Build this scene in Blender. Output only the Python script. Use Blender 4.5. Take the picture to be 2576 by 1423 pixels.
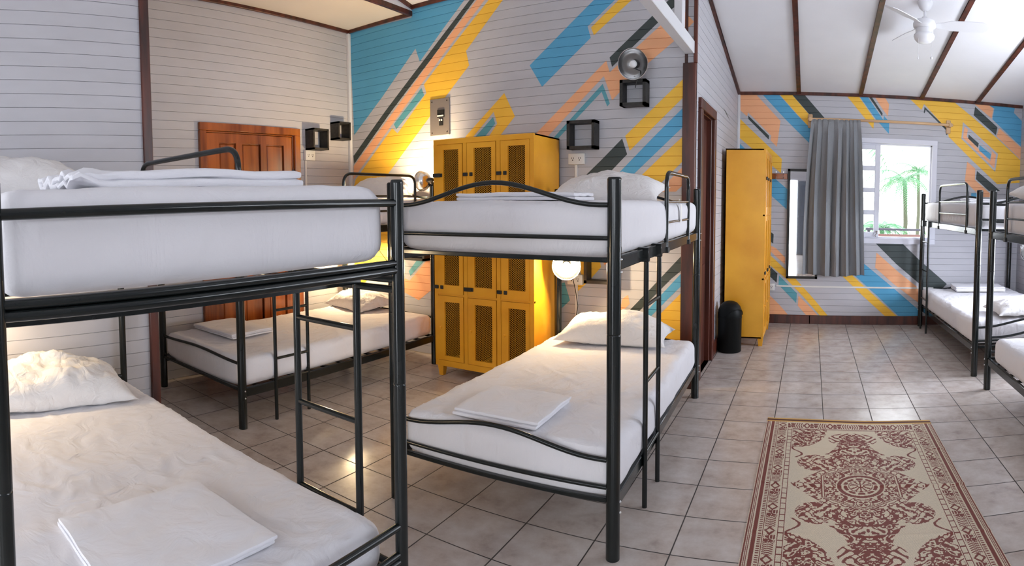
import bpy, bmesh, math, random
from mathutils import Vector, Matrix, noise
from mathutils.geometry import tessellate_polygon
for o in list(bpy.data.objects): bpy.data.objects.remove(o, do_unlink=True)
SC = bpy.context.scene
COL = SC.collection
PI = math.pi
rnd = random.Random(7)

# ------------------------------------------------------------------ camera (stitched phone panorama = cylindrical lens)
F, CY, YAW, PIT, ROL, EYE = 1485.71, 582.685, 0.50599, -0.05178, 0.00414, 1.45
cd = bpy.data.cameras.new('Camera'); cd.type = 'PANO'; cd.panorama_type = 'CENTRAL_CYLINDRICAL'
cd.central_cylindrical_range_u_min = -1288 / F; cd.central_cylindrical_range_u_max = 1288 / F
cd.central_cylindrical_range_v_min = (CY - 1423) / F; cd.central_cylindrical_range_v_max = CY / F
cd.central_cylindrical_radius = 1.0
cd.clip_start = 0.02; cd.clip_end = 300
cam = bpy.data.objects.new('Camera', cd); COL.objects.link(cam)
Mr = Matrix.Rotation(YAW, 3, 'Z') @ Matrix.Rotation(PIT, 3, 'X') @ Matrix.Rotation(ROL, 3, 'Y')
mw = Matrix((Mr.col[0], Mr.col[2], -Mr.col[1])).transposed().to_4x4(); mw.translation = (0, 0, EYE)
cam.matrix_world = mw
SC.camera = cam

# ------------------------------------------------------------------ colour management, world, daylight and added fill
SC.view_settings.view_transform = 'Standard'; SC.view_settings.look = 'None'
SC.view_settings.exposure = -0.22; SC.view_settings.gamma = 1.0; SC.view_settings.use_curve_mapping = False
SC.cycles.use_denoising = True
SC.cycles.adaptive_threshold = 0.02; SC.cycles.max_bounces = 7; SC.cycles.diffuse_bounces = 4; SC.cycles.glossy_bounces = 4
SC.cycles.sample_clamp_indirect = 6.0; SC.cycles.caustics_reflective = False; SC.cycles.caustics_refractive = False
W = bpy.data.worlds.new('World'); SC.world = W; W.use_nodes = True
bg = W.node_tree.nodes['Background']; bg.inputs[0].default_value = (0.90, 0.95, 1.0, 1); bg.inputs[1].default_value = 8.0

def area(name, loc, rot, sx, sy, power, color):
    l = bpy.data.lights.new(name, 'AREA'); l.shape = 'RECTANGLE'; l.size = sx; l.size_y = sy; l.energy = power; l.color = color
    o = bpy.data.objects.new(name, l); COL.objects.link(o); o.location = loc; o.rotation_euler = rot
    return o
DAY = (0.81, 0.87, 1.0)
area('daylight_back_door', (-0.85, -2.62, 1.1), (PI/2, 0, 0), 0.9, 2.0, 18, DAY)          # open doorway behind the photographer, shines +y
area('added_fill_back', (1.35, -2.62, 1.6), (PI/2, 0, 0), 1.5, 1.2, 14, DAY)           # added fill light at an invented opening beside that doorway
area('added_fill_back_left', (-2.2, -2.62, 1.7), (PI/2, 0, 0), 0.9, 1.1, 5, DAY)  # second added fill, at an invented opening on the doorway's other side
area('daylight_right_window', (2.72, 4.1, 2.15), (0, PI/2+0.45, 0), 0.7, 2.8, 39, DAY)          # windows in the right wall, shine -x
area('daylight_bunk_window', (2.68, 5.15, 0.95), (0, PI/2-0.6, 0), 0.55, 0.9, 75, DAY)

# ------------------------------------------------------------------ materials
def srgb(r, g, b):
    f = lambda c: ((c/255)/12.92 if c/255 <= 0.04045 else ((c/255+0.055)/1.055)**2.4)
    return (f(r), f(g), f(b), 1)
def mat(name, col, rough=0.5, metal=0.0, spec=0.5, coat=0.0):
    m = bpy.data.materials.new(name); m.use_nodes = True
    b = m.node_tree.nodes['Principled BSDF']
    b.inputs['Base Color'].default_value = col; b.inputs['Roughness'].default_value = rough
    b.inputs['Metallic'].default_value = metal; b.inputs['Specular IOR Level'].default_value = spec
    b.inputs['Coat Weight'].default_value = coat
    return m
def N(m, t, **kw):
    n = m.node_tree.nodes.new(t)
    for k, v in kw.items():
        if k in n.inputs: n.inputs[k].default_value = v
        else: setattr(n, k, v)
    return n
def L(m, a, b): m.node_tree.links.new(a, b)
def BS(m): return m.node_tree.nodes['Principled BSDF']
def noisy(m, c1, c2, scale=8, stretch=(1, 1, 1), bump=0.0, bscale=None, detail=4, dist=0.002, lo=0.35, hi=0.65):
    tc = N(m, 'ShaderNodeTexCoord'); mp = N(m, 'ShaderNodeMapping'); mp.inputs['Scale'].default_value = stretch
    L(m, tc.outputs['Object'], mp.inputs['Vector'])
    n = N(m, 'ShaderNodeTexNoise', Scale=scale, Detail=detail); L(m, mp.outputs[0], n.inputs['Vector'])
    r = N(m, 'ShaderNodeValToRGB'); r.color_ramp.elements[0].color = c1; r.color_ramp.elements[1].color = c2
    r.color_ramp.elements[0].position = lo; r.color_ramp.elements[1].position = hi
    L(m, n.outputs['Fac'], r.inputs[0]); L(m, r.outputs[0], BS(m).inputs['Base Color'])
    if bump:
        n2 = N(m, 'ShaderNodeTexNoise', Scale=bscale or scale*4, Detail=3); L(m, mp.outputs[0], n2.inputs['Vector'])
        b = N(m, 'ShaderNodeBump', Strength=bump, Distance=dist); L(m, n2.outputs['Fac'], b.inputs['Height']); L(m, b.outputs[0], BS(m).inputs['Normal'])
    return m
def paint(name, c, v=0.06, rough=0.55):
    d = tuple(x*(1-v) for x in c[:3])+(1,)
    return noisy(mat(name, c, rough), d, c, 3, (1, 1, 3), 0.25, 60, dist=0.001)
WHITE = srgb(195, 194, 200)
m_wall = paint('white_board_paint', WHITE)
MUR = {'white': m_wall, 'blue': paint('blue_mural_paint', srgb(88, 170, 212)), 'teal': paint('teal_mural_paint', srgb(94, 166, 182)),
       'peach': paint('peach_mural_paint', srgb(252, 184, 136)), 'yellow': paint('yellow_mural_paint', srgb(254, 200, 66)), 'dark': paint('charcoal_mural_paint', srgb(58, 68, 68))}
m_ceil = paint('ceiling_paint', srgb(240, 240, 244), 0.03, 0.8)
m_soffit = paint('cream_ceiling_paint', srgb(236, 228, 218), 0.03, 0.8)
m_wood = noisy(mat('red_brown_wood', srgb(80, 36, 24), 0.38), srgb(52, 23, 16), srgb(98, 46, 31), 14, (1, 1, 0.12), 0.2, 30)
m_beam = paint('white_beam_paint', srgb(226, 226, 230), 0.03)
m_door = noisy(mat('varnished_door_wood', srgb(150, 78, 32), 0.22, coat=0.5), srgb(112, 52, 20), srgb(178, 98, 42), 9, (1, 1, 0.1), 0.08, 20)
m_doordark = noisy(mat('dark_door_wood', srgb(78, 36, 24), 0.55, 0, 0.3), srgb(58, 26, 18), srgb(92, 44, 30), 9, (1, 1, 0.1))
m_groove = mat('dark_gap', srgb(34, 20, 14), 0.7)
m_black = noisy(mat('black_gloss_metal', (0.009, 0.012, 0.012, 1), 0.17, 0.0, 0.45, 0.0), (0.008, 0.011, 0.011, 1), (0.011, 0.014, 0.014, 1), 6)
m_blackmatte = mat('black_matte', (0.012, 0.012, 0.012, 1), 0.5)
m_shelf = noisy(mat('black_shelf_paint', srgb(34, 33, 32), 0.55), srgb(26, 25, 24), srgb(44, 42, 40), 30)
m_yel = noisy(mat('yellow_locker_paint', srgb(238, 168, 38), 0.38), srgb(228, 156, 30), srgb(246, 178, 48), 2.5, bump=0.15, bscale=90, dist=0.0006, detail=6)
m_inside_shade = mat('locker_interior_shade', srgb(34, 24, 14), 0.85)  # near-black: shade inside the yellow cabinet is put into the colour
m_steel = mat('brushed_steel', srgb(150, 142, 138), 0.45, 0.6)
m_chrome = mat('chrome', (0.85, 0.85, 0.86, 1), 0.08, 1.0)
m_refl = mat('spun_aluminium', (0.92, 0.92, 0.93, 1), 0.22, 1.0)
m_bolt = mat('bolt_metal', (0.6, 0.6, 0.6, 1), 0.3, 1.0)
m_plastic = mat('white_plastic', srgb(232, 230, 226), 0.4)
m_fan = mat('white_enamel', srgb(228, 228, 232), 0.35)
m_opal = mat('opal_glass', srgb(236, 236, 240), 0.25)
m_mirror = mat('mirror_glass', (0.92, 0.93, 0.94, 1), 0.02, 1.0)
m_rod = noisy(mat('pine_wood', srgb(214, 178, 138), 0.5), srgb(196, 156, 116), srgb(226, 192, 150), 12, (0.1, 1, 1))
m_bin = mat('black_bin_plastic', (0.004, 0.005, 0.005, 1), 0.5, 0, 0.18)
m_winframe = mat('white_window_paint', srgb(222, 222, 232), 0.45)
m_glass = mat('window_glass', (1, 1, 1, 1), 0.02); BS(m_glass).inputs['Transmission Weight'].default_value = 1.0; BS(m_glass).inputs['IOR'].default_value = 1.05
m_clear = mat('clear_plastic', (1, 1, 1, 1), 0.1); BS(m_clear).inputs['Transmission Weight'].default_value = 0.7
def emis(name, col, s):
    m = mat(name, col, 0.4); BS(m).inputs['Emission Color'].default_value = col; BS(m).inputs['Emission Strength'].default_value = s; return m
WARM = (1.0, 0.74, 0.42)
m_bulb = emis('lit_bulb', (1.0, 0.80, 0.52, 1), 90.0)
m_bulboff = mat('unlit_bulb_glass', srgb(235, 235, 235), 0.1)
def fabric(name, c, scale, bump, stretch=(1, 1, 1)):
    m = mat(name, c, 0.9, 0, 0.2); BS(m).inputs['Sheen Weight'].default_value = 0.15
    tc = N(m, 'ShaderNodeTexCoord'); mp = N(m, 'ShaderNodeMapping'); mp.inputs['Scale'].default_value = stretch
    L(m, tc.outputs['Object'], mp.inputs['Vector'])
    n = N(m, 'ShaderNodeTexNoise', Scale=scale, Detail=5, Distortion=1.2); L(m, mp.outputs[0], n.inputs['Vector'])
    w = N(m, 'ShaderNodeTexNoise', Scale=700.0, Detail=1); L(m, mp.outputs[0], w.inputs['Vector'])
    a = N(m, 'ShaderNodeMath', operation='MULTIPLY_ADD'); a.inputs[1].default_value = 0.03; L(m, w.outputs['Fac'], a.inputs[0]); L(m, n.outputs['Fac'], a.inputs[2])
    rg = N(m, 'ShaderNodeTexNoise', Scale=scale*0.55, Detail=4, Distortion=2.0); rg.noise_type = 'RIDGED_MULTIFRACTAL'; L(m, mp.outputs[0], rg.inputs['Vector'])
    a2 = N(m, 'ShaderNodeMath', operation='MULTIPLY_ADD'); a2.inputs[1].default_value = 0.12; L(m, rg.outputs['Fac'], a2.inputs[0]); L(m, a.outputs[0], a2.inputs[2]); a = a2
    b = N(m, 'ShaderNodeBump', Strength=min(1, bump), Distance=0.02); L(m, a.outputs[0], b.inputs['Height']); L(m, b.outputs[0], BS(m).inputs['Normal'])
    return m
m_sheet = fabric('white_fitted_sheet', srgb(230, 228, 232), 9, 0.55, (1, 1, 0.5))
m_pillow = fabric('white_pillowcase', srgb(232, 229, 228), 12, 0.65)
m_fold = fabric('white_folded_linen', srgb(234, 233, 238), 10, 0.35)
m_curtain = fabric('grey_curtain_cloth', srgb(186, 188, 192), 40, 0.2)
# floor: ceramic tiles
m_floor = mat('ceramic_floor_tiles', srgb(176, 164, 154), 0.3)
def floor_nodes(m):
    tc = N(m, 'ShaderNodeTexCoord'); sx = N(m, 'ShaderNodeSeparateXYZ'); L(m, tc.outputs['Object'], sx.inputs[0])
    def frac(out, off, size):
        a = N(m, 'ShaderNodeMath', operation='SUBTRACT'); a.inputs[1].default_value = off; L(m, out, a.inputs[0])
        d = N(m, 'ShaderNodeMath', operation='DIVIDE'); d.inputs[1].default_value = size; L(m, a.outputs[0], d.inputs[0])
        f = N(m, 'ShaderNodeMath', operation='PINGPONG'); f.inputs[1].default_value = 0.5; L(m, d.outputs[0], f.inputs[0])
        s = N(m, 'ShaderNodeMath', operation='MULTIPLY'); s.inputs[1].default_value = size; L(m, f.outputs[0], s.inputs[0])
        fl = N(m, 'ShaderNodeMath', operation='FLOOR'); L(m, d.outputs[0], fl.inputs[0])
        return s.outputs[0], fl.outputs[0]
    fx, ix = frac(sx.outputs[0], -0.5453, 0.3295); fy, iy = frac(sx.outputs[1], 5.3569, 0.3062)
    mn = N(m, 'ShaderNodeMath', operation='MINIMUM'); L(m, fx, mn.inputs[0]); L(m, fy, mn.inputs[1])
    mr = N(m, 'ShaderNodeMapRange'); mr.inputs['From Min'].default_value = 0.0018; mr.inputs['From Max'].default_value = 0.0042; L(m, mn.outputs[0], mr.inputs['Value'])
    idv = N(m, 'ShaderNodeCombineXYZ'); L(m, ix, idv.inputs[0]); L(m, iy, idv.inputs[1])
    wn = N(m, 'ShaderNodeTexWhiteNoise'); L(m, idv.outputs[0], wn.inputs['Vector'])
    off = N(m, 'ShaderNodeVectorMath', operation='MULTIPLY_ADD'); L(m, wn.outputs['Color'], off.inputs[0]); off.inputs[1].default_value = (9, 9, 9); L(m, tc.outputs['Object'], off.inputs[2])
    n = N(m, 'ShaderNodeTexNoise', Scale=7.5, Detail=8, Roughness=0.66); L(m, off.outputs[0], n.inputs['Vector'])
    r = N(m, 'ShaderNodeValToRGB'); e = r.color_ramp.elements
    e[0].position = 0.25; e[0].color = srgb(170, 155, 146); e[1].position = 0.68; e[1].color = srgb(212, 204, 199)
    e2 = e.new(0.45); e2.color = srgb(195, 183, 175); L(m, n.outputs['Fac'], r.inputs[0])
    mx = N(m, 'ShaderNodeMix', data_type='RGBA'); L(m, mr.outputs[0], mx.inputs[0]); mx.inputs[6].default_value = srgb(60, 55, 52); L(m, r.outputs[0], mx.inputs[7])
    L(m, mx.outputs[2], BS(m).inputs['Base Color'])
    n2 = N(m, 'ShaderNodeTexNoise', Scale=45, Detail=3); L(m, tc.outputs['Object'], n2.inputs['Vector'])
    h = N(m, 'ShaderNodeMath', operation='MULTIPLY_ADD'); L(m, n2.outputs['Fac'], h.inputs[0]); h.inputs[1].default_value = 0.16; L(m, mr.outputs[0], h.inputs[2])
    b = N(m, 'ShaderNodeBump', Strength=0.5, Distance=0.002); L(m, h.outputs[0], b.inputs['Height']); L(m, b.outputs[0], BS(m).inputs['Normal'])
    rr = N(m, 'ShaderNodeMapRange'); rr.inputs['To Min'].default_value = 0.75; rr.inputs['To Max'].default_value = 0.22; L(m, mr.outputs[0], rr.inputs['Value']); L(m, rr.outputs[0], BS(m).inputs['Roughness'])
floor_nodes(m_floor)

# ------------------------------------------------------------------ mesh helpers
def wloc(o):
    v = Vector((0, 0, 0))
    while o is not None: v = v + Vector(o.location); o = o.parent
    return v
def obj(name, bm, m, parent=None, smooth=True, label=None, recalc=True, angle=0.7):
    if recalc: bmesh.ops.recalc_face_normals(bm, faces=bm.faces)
    me = bpy.data.meshes.new(name)
    off = wloc(parent)
    if parent is not None: bmesh.ops.translate(bm, verts=bm.verts, vec=-off)
    bm.to_mesh(me); bm.free()
    for x in (m if isinstance(m, (list, tuple)) else [m]): me.materials.append(x)
    if smooth:
        me.polygons.foreach_set('use_smooth', [True]*len(me.polygons))
        me.set_sharp_from_angle(angle=angle)
    o = bpy.data.objects.new(name, me); COL.objects.link(o)
    if parent is not None: o.parent = parent
    if label: o['label'] = label
    return o
def tag(o, label, cat, group=None):
    o['label'] = label; o['category'] = cat
    if group: o['group'] = group
    return o
def thing(name, label, cat, loc, group=None):
    o = bpy.data.objects.new(name, None); COL.objects.link(o); o.location = loc; o.empty_display_size = 0.1
    return tag(o, label, cat, group)
def struct(name, bm, m, parent=None, smooth=False, recalc=True):
    o = obj(name, bm, m, parent, smooth, recalc=recalc)
    if parent is None: o['kind'] = 'structure'
    return o
def NB(): return bmesh.new()
def box(bm, a, b, bev=0.0, seg=2, mi=0):
    x0, y0, z0 = [min(p, q) for p, q in zip(a, b)]; x1, y1, z1 = [max(p, q) for p, q in zip(a, b)]
    v = [bm.verts.new(p) for p in ((x0,y0,z0),(x1,y0,z0),(x1,y1,z0),(x0,y1,z0),(x0,y0,z1),(x1,y0,z1),(x1,y1,z1),(x0,y1,z1))]
    fs = [bm.faces.new([v[i] for i in q]) for q in ((0,3,2,1),(4,5,6,7),(0,1,5,4),(1,2,6,5),(2,3,7,6),(3,0,4,7))]
    for f in fs: f.material_index = mi
    if bev > 0:
        es = list({e for f in fs for e in f.edges})
        r = bmesh.ops.bevel(bm, geom=es, offset=bev, segments=seg, profile=0.5, affect='EDGES')
        for f in r['faces']: f.material_index = mi
    return fs
def tube(bm, pts, r, seg=12, closed=False, cap=True, mi=0):
    pts = [Vector(p) for p in pts]; n = len(pts); rings = []
    rs = r if isinstance(r, (list, tuple)) else [r]*n
    t0 = (pts[1]-pts[0]).normalized()
    up = Vector((0, 0, 1)) if abs(t0.z) < 0.9 else Vector((1, 0, 0))
    nx = t0.cross(up).normalized()
    for i, p in enumerate(pts):
        if closed: t = (pts[(i+1) % n]-pts[i-1]).normalized()
        else: t = ((pts[min(i+1, n-1)]-p).normalized()+(p-pts[max(i-1, 0)]).normalized()).normalized()
        nx = (nx-t*nx.dot(t)).normalized(); ny = t.cross(nx)
        rings.append([bm.verts.new(p+(nx*math.cos(a)+ny*math.sin(a))*rs[i]) for a in [2*PI*k/seg for k in range(seg)]])
    for i in range(n if closed else n-1):
        A, B = rings[i], rings[(i+1) % n]
        for k in range(seg):
            f = bm.faces.new((A[k], A[(k+1) % seg], B[(k+1) % seg], B[k])); f.material_index = mi
    if cap and not closed:
        f = bm.faces.new(rings[0][::-1]); f.material_index = mi
        f = bm.faces.new(rings[-1]); f.material_index = mi
def lathe(bm, prof, seg=32, org=(0, 0, 0), axis=(0, 0, 1), mi=0):
    ax = Vector(axis).normalized(); q = Vector((0, 0, 1)).rotation_difference(ax); org = Vector(org); rings = []
    for r, z in prof:
        if r < 1e-5: rings.append([bm.verts.new(org+q @ Vector((0, 0, z)))])
        else: rings.append([bm.verts.new(org+q @ Vector((r*math.cos(2*PI*k/seg), r*math.sin(2*PI*k/seg), z))) for k in range(seg)])
    for A, B in zip(rings, rings[1:]):
        for k in range(seg):
            a, b, c, d = A[k % len(A)], A[(k+1) % len(A)], B[(k+1) % len(B)], B[k % len(B)]
            vs = []
            for x in (a, b, c, d):
                if x not in vs: vs.append(x)
            if len(vs) > 2:
                f = bm.faces.new(vs); f.material_index = mi
def ball(bm, c, r, seg=12, sz=1.0):
    n = 8; lathe(bm, [(r*math.sin(PI*i/n), -r*sz*math.cos(PI*i/n)) for i in range(n+1)], seg, c)
def arc(c, r, a0, a1, n, ex, ez):
    c = Vector(c); ex = Vector(ex); ez = Vector(ez)
    return [c+ex*(r*math.cos(a0+(a1-a0)*i/n))+ez*(r*math.sin(a0+(a1-a0)*i/n)) for i in range(n+1)]
def fillet(pts, r, n=6):
    pts = [Vector(p) for p in pts]; out = [pts[0]]
    for a, b, c in zip(pts, pts[1:], pts[2:]):
        d1 = (a-b).normalized(); d2 = (c-b).normalized(); p = b+d1*r; q = b+d2*r
        for i in range(n+1):
            t = i/n; out.append(p*(1-t)**2+b*2*t*(1-t)+q*t*t)
    return out+[pts[-1]]
MURAL_A=[
('blue',[(-4.368,3.207),(-3.537,3.193),(-3.531,3.556),(-2.760,3.384),(-2.938,3.232),(-3.168,3.024),(-3.445,2.765),(-3.495,2.895),(-3.919,2.499),(-4.320,2.155),(-4.339,2.682)]),
('dark',[(-2.882,3.221),(-2.712,3.375),(-2.657,3.364),(-2.829,3.211),(-3.303,2.777),(-3.806,2.342),(-4.328,1.856),(-4.336,1.939),(-3.887,2.351),(-3.379,2.788)]),
('peach',[(-2.809,3.207),(-2.635,3.360),(-2.556,3.344),(-2.726,3.192),(-3.170,2.794),(-3.676,2.328),(-4.243,1.796),(-4.342,1.695),(-4.335,1.835),(-3.776,2.338),(-3.269,2.805)]),
('yellow',[(-2.687,3.185),(-2.521,3.338),(-2.395,3.315),(-2.546,3.161),(-2.924,2.785),(-2.893,2.654),(-3.151,2.407),(-3.319,2.258),(-3.838,1.754),(-4.098,1.500),(-4.390,1.505),(-4.310,1.693),(-4.204,1.794),(-3.797,2.177),(-3.731,2.120),(-3.372,2.466),(-3.400,2.547),(-3.025,2.890)]),
('teal',[(-3.429,2.520),(-3.398,2.448),(-3.745,2.161),(-3.776,2.213)]),
('yellow',[(-2.536,2.376),(-2.432,2.171),(-2.586,2.008),(-2.608,1.959),(-2.734,1.966),(-2.608,2.121),(-2.643,2.224),(-2.854,2.024),(-2.925,1.951),(-2.995,1.955),(-2.947,2.017),(-2.924,2.042)]),
('teal',[(-2.650,2.181),(-2.627,2.123),(-2.733,2.016),(-2.779,1.968),(-2.878,1.974),(-2.831,2.023)]),
('blue',[(-1.717,3.041),(-1.541,3.188),(-1.363,3.169),(-1.540,3.021),(-1.770,2.840),(-1.743,2.748),(-2.175,2.395),(-2.290,2.582)]),
('yellow',[(-1.510,3.018),(-1.328,3.166),(-1.224,3.156),(-1.403,3.008),(-1.716,2.766),(-1.741,2.828)]),
('dark',[(-1.583,2.581),(-1.239,2.871),(-1.108,2.983),(-0.940,3.129),(-0.850,3.123),(-1.008,2.977),(-1.195,2.815),(-1.562,2.506)]),
('peach',[(-1.611,2.558),(-1.582,2.465),(-1.174,2.794),(-1.016,2.923),(-0.908,2.809),(-1.059,2.675),(-1.294,2.495),(-1.459,2.342),(-1.560,2.246),(-1.631,2.438),(-2.106,2.000),(-2.173,1.931),(-2.303,1.937),(-2.227,2.018)]),
('teal',[(-1.640,2.379),(-1.579,2.222),(-1.601,2.199),(-1.649,2.317),(-2.024,1.967),(-2.058,1.934),(-2.106,1.936),(-2.063,1.978)]),
('yellow',[(-0.936,2.432),(-0.934,2.294),(-1.176,2.067),(-1.412,1.846),(-1.450,1.963),(-1.186,2.205)]),
('dark',[(-1.475,1.943),(-1.433,1.819),(-1.565,1.690),(-1.737,1.526),(-1.933,1.527),(-1.811,1.634),(-1.647,1.780)]),
('blue',[(-0.943,2.208),(-0.943,2.062),(-1.141,1.879),(-1.354,1.684),(-1.520,1.526),(-1.646,1.526),(-1.485,1.689),(-1.209,1.957)]),
('yellow',[(-0.947,1.983),(-0.949,1.795),(-1.172,1.577),(-1.223,1.526),(-1.449,1.526),(-1.301,1.665),(-1.123,1.829)]),
('peach',[(-0.950,1.751),(-0.950,1.605),(-1.036,1.527),(-1.219,1.526),(-1.155,1.551)]),
('dark',[(-0.957,1.064),(-0.955,0.944),(-1.062,0.853),(-1.351,0.555),(-1.437,0.549),(-1.222,0.777)]),
('blue',[(-0.955,0.931),(-0.954,0.829),(-1.092,0.689),(-1.243,0.530),(-1.311,0.526),(-1.157,0.708)]),
('yellow',[(-0.953,0.777),(-0.952,0.359),(-1.057,0.352),(-1.218,0.341),(-1.194,0.517),(-1.139,0.583)]),
('peach',[(-1.440,0.692),(-1.418,0.705),(-1.404,0.635),(-1.439,0.598),(-1.482,0.576),(-1.469,0.666)]),
('teal',[(-2.062,0.752),(-1.968,0.777),(-1.921,0.631),(-2.007,0.548),(-2.117,0.540)]),
('yellow',[(-1.849,0.997),(-1.564,1.007),(-1.564,0.988),(-1.644,0.992),(-1.657,0.959),(-1.647,0.919),(-1.752,0.802),(-1.848,0.713),(-1.876,0.763),(-1.821,0.850)]),
('peach',[(-1.637,0.992),(-1.564,0.995),(-1.584,0.967),(-1.620,0.934)]),
('teal',[(-3.503,0.896),(-3.408,0.900),(-3.591,0.732),(-3.613,0.777)]),
('peach',[(-3.402,0.883),(-3.043,1.139),(-3.048,0.714),(-3.313,0.634),(-3.492,0.503),(-3.658,0.561),(-3.829,0.657),(-3.655,0.702),(-3.601,0.688)]),
('yellow',[(-3.957,1.245),(-3.819,1.247),(-3.826,0.910),(-4.122,0.681),(-4.278,0.564),(-4.366,0.557),(-4.358,0.862)]),
]
MURAL_B=[
('peach',[(-0.902,2.739),(-0.676,2.738),(-0.666,2.722),(-0.386,2.432),(-0.424,2.121),(-0.502,2.199),(-0.495,2.254),(-0.777,2.529),(-0.790,2.480),(-0.899,2.580)]),
('dark',[(-0.776,2.493),(-0.520,2.253),(-0.524,2.208),(-0.772,2.450)]),
('yellow',[(-0.901,2.480),(-0.757,2.343),(-0.361,1.978),(-0.368,1.807),(-0.897,2.243)]),
('blue',[(-0.903,2.184),(-0.795,2.085),(-0.581,1.894),(-0.580,1.828),(-0.751,1.993),(-0.902,2.092)]),
('blue',[(-0.604,2.738),(-0.409,2.740),(-0.191,2.506),(0.065,2.255),(0.069,2.072),(-0.323,2.446)]),
('yellow',[(-0.399,2.740),(-0.254,2.741),(-0.015,2.477),(0.079,2.379),(-0.029,2.349),(-0.191,2.515)]),
('dark',[(-0.252,2.741),(-0.106,2.744),(0.135,2.480),(0.195,2.404),(0.062,2.401)]),
('yellow',[(0.378,2.767),(0.520,2.773),(0.733,2.484),(0.727,2.365)]),
('blue',[(0.533,2.766),(0.629,2.770),(0.844,2.477),(0.851,2.526),(0.916,2.458),(0.916,2.313),(0.751,2.484)]),
('dark',[(0.642,2.770),(0.676,2.772),(0.833,2.555),(0.829,2.521)]),
('peach',[(0.715,2.774),(0.834,2.779),(0.908,2.667),(0.899,2.519),(0.814,2.629)]),
('yellow',[(1.116,2.791),(1.655,2.822),(1.935,2.587),(2.271,2.343),(2.624,2.085),(2.620,1.796),(2.302,1.763),(1.962,2.046),(1.654,2.317),(1.644,2.388),(1.485,2.548),(1.337,2.694),(1.306,2.621)]),
('dark',[(1.343,2.661),(1.657,2.392),(1.632,2.333),(1.620,2.339),(1.631,2.384),(1.358,2.624),(1.345,2.582),(1.335,2.589)]),
('white',[(1.830,2.506),(2.299,2.144),(2.270,1.916),(1.816,2.301)]),
('peach',[(1.851,2.457),(2.273,2.130),(2.254,1.961),(1.837,2.312)]),
('white',[(1.896,2.421),(2.217,2.165),(2.199,2.045),(1.884,2.331)]),
('dark',[(1.907,2.361),(2.042,2.258),(2.033,2.205),(1.903,2.310)]),
('blue',[(2.055,2.238),(2.207,2.133),(2.194,2.069),(2.048,2.172)]),
('peach',[(1.863,2.843),(2.051,2.859),(2.089,2.831),(2.217,2.704),(2.198,2.578),(1.971,2.736)]),
('dark',[(1.979,2.705),(2.279,2.474),(2.261,2.375),(1.965,2.598)]),
('blue',[(2.069,2.861),(2.605,2.906),(2.631,2.254),(2.611,2.258),(2.208,2.568),(2.230,2.705)]),
('white',[(2.505,2.809),(2.611,2.739),(2.618,2.581),(2.491,2.672)]),
('peach',[(2.300,2.467),(2.623,2.245),(2.618,2.093),(2.272,2.360)]),
('peach',[(1.900,2.025),(2.009,1.944),(2.007,1.805),(2.176,1.673),(2.271,1.598),(2.096,1.591),(1.878,1.786)]),
('dark',[(2.030,1.916),(2.237,1.763),(2.342,1.680),(2.194,1.674),(2.021,1.815)]),
('blue',[(1.968,1.638),(2.027,1.641),(2.088,1.582),(1.961,1.577)]),
('blue',[(-0.580,1.828),(-0.461,1.762),(-0.287,1.618),(-0.292,1.377),(-0.487,1.544),(-0.576,1.627)]),
('dark',[(-0.488,1.110),(-0.443,1.074),(-0.446,0.959),(-0.489,0.999)]),
('peach',[(-0.529,0.948),(-0.482,0.941),(-0.410,0.905),(-0.299,0.796),(-0.302,0.716),(-0.400,0.796),(-0.490,0.878),(-0.537,0.923)]),
('yellow',[(-0.536,0.864),(-0.493,0.833),(-0.296,0.655),(-0.168,0.543),(0.047,0.313),(0.238,0.094),(0.134,0.103),(-0.063,0.319),(-0.286,0.543),(-0.499,0.713),(-0.533,0.742)]),
('dark',[(-0.533,0.725),(-0.499,0.700),(-0.388,0.600),(-0.396,0.487),(-0.507,0.589),(-0.531,0.611)]),
('teal',[(-0.369,0.579),(-0.148,0.367),(-0.154,0.247),(-0.338,0.430),(-0.373,0.463)]),
('peach',[(-0.544,0.374),(-0.475,0.332),(-0.355,0.218),(-0.247,0.098),(-0.539,0.089)]),
('peach',[(-0.129,0.340),(-0.002,0.218),(0.115,0.094),(-0.026,0.095),(-0.134,0.215)]),
('yellow',[(0.308,0.668),(0.471,0.671),(0.528,0.588),(0.814,0.333),(1.090,0.091),(0.947,0.086),(0.661,0.340)]),
('blue',[(0.459,0.671),(0.651,0.744),(0.703,0.704),(1.016,0.454),(1.338,0.185),(1.341,0.086),(1.110,0.091),(0.831,0.346)]),
('peach',[(0.804,0.879),(1.079,0.646),(1.330,0.454),(1.336,0.271),(1.032,0.492),(0.792,0.696)]),
('dark',[(0.762,1.018),(1.088,1.024),(1.326,0.804),(1.692,0.501),(1.535,0.348),(1.052,0.742)]),
]
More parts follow.
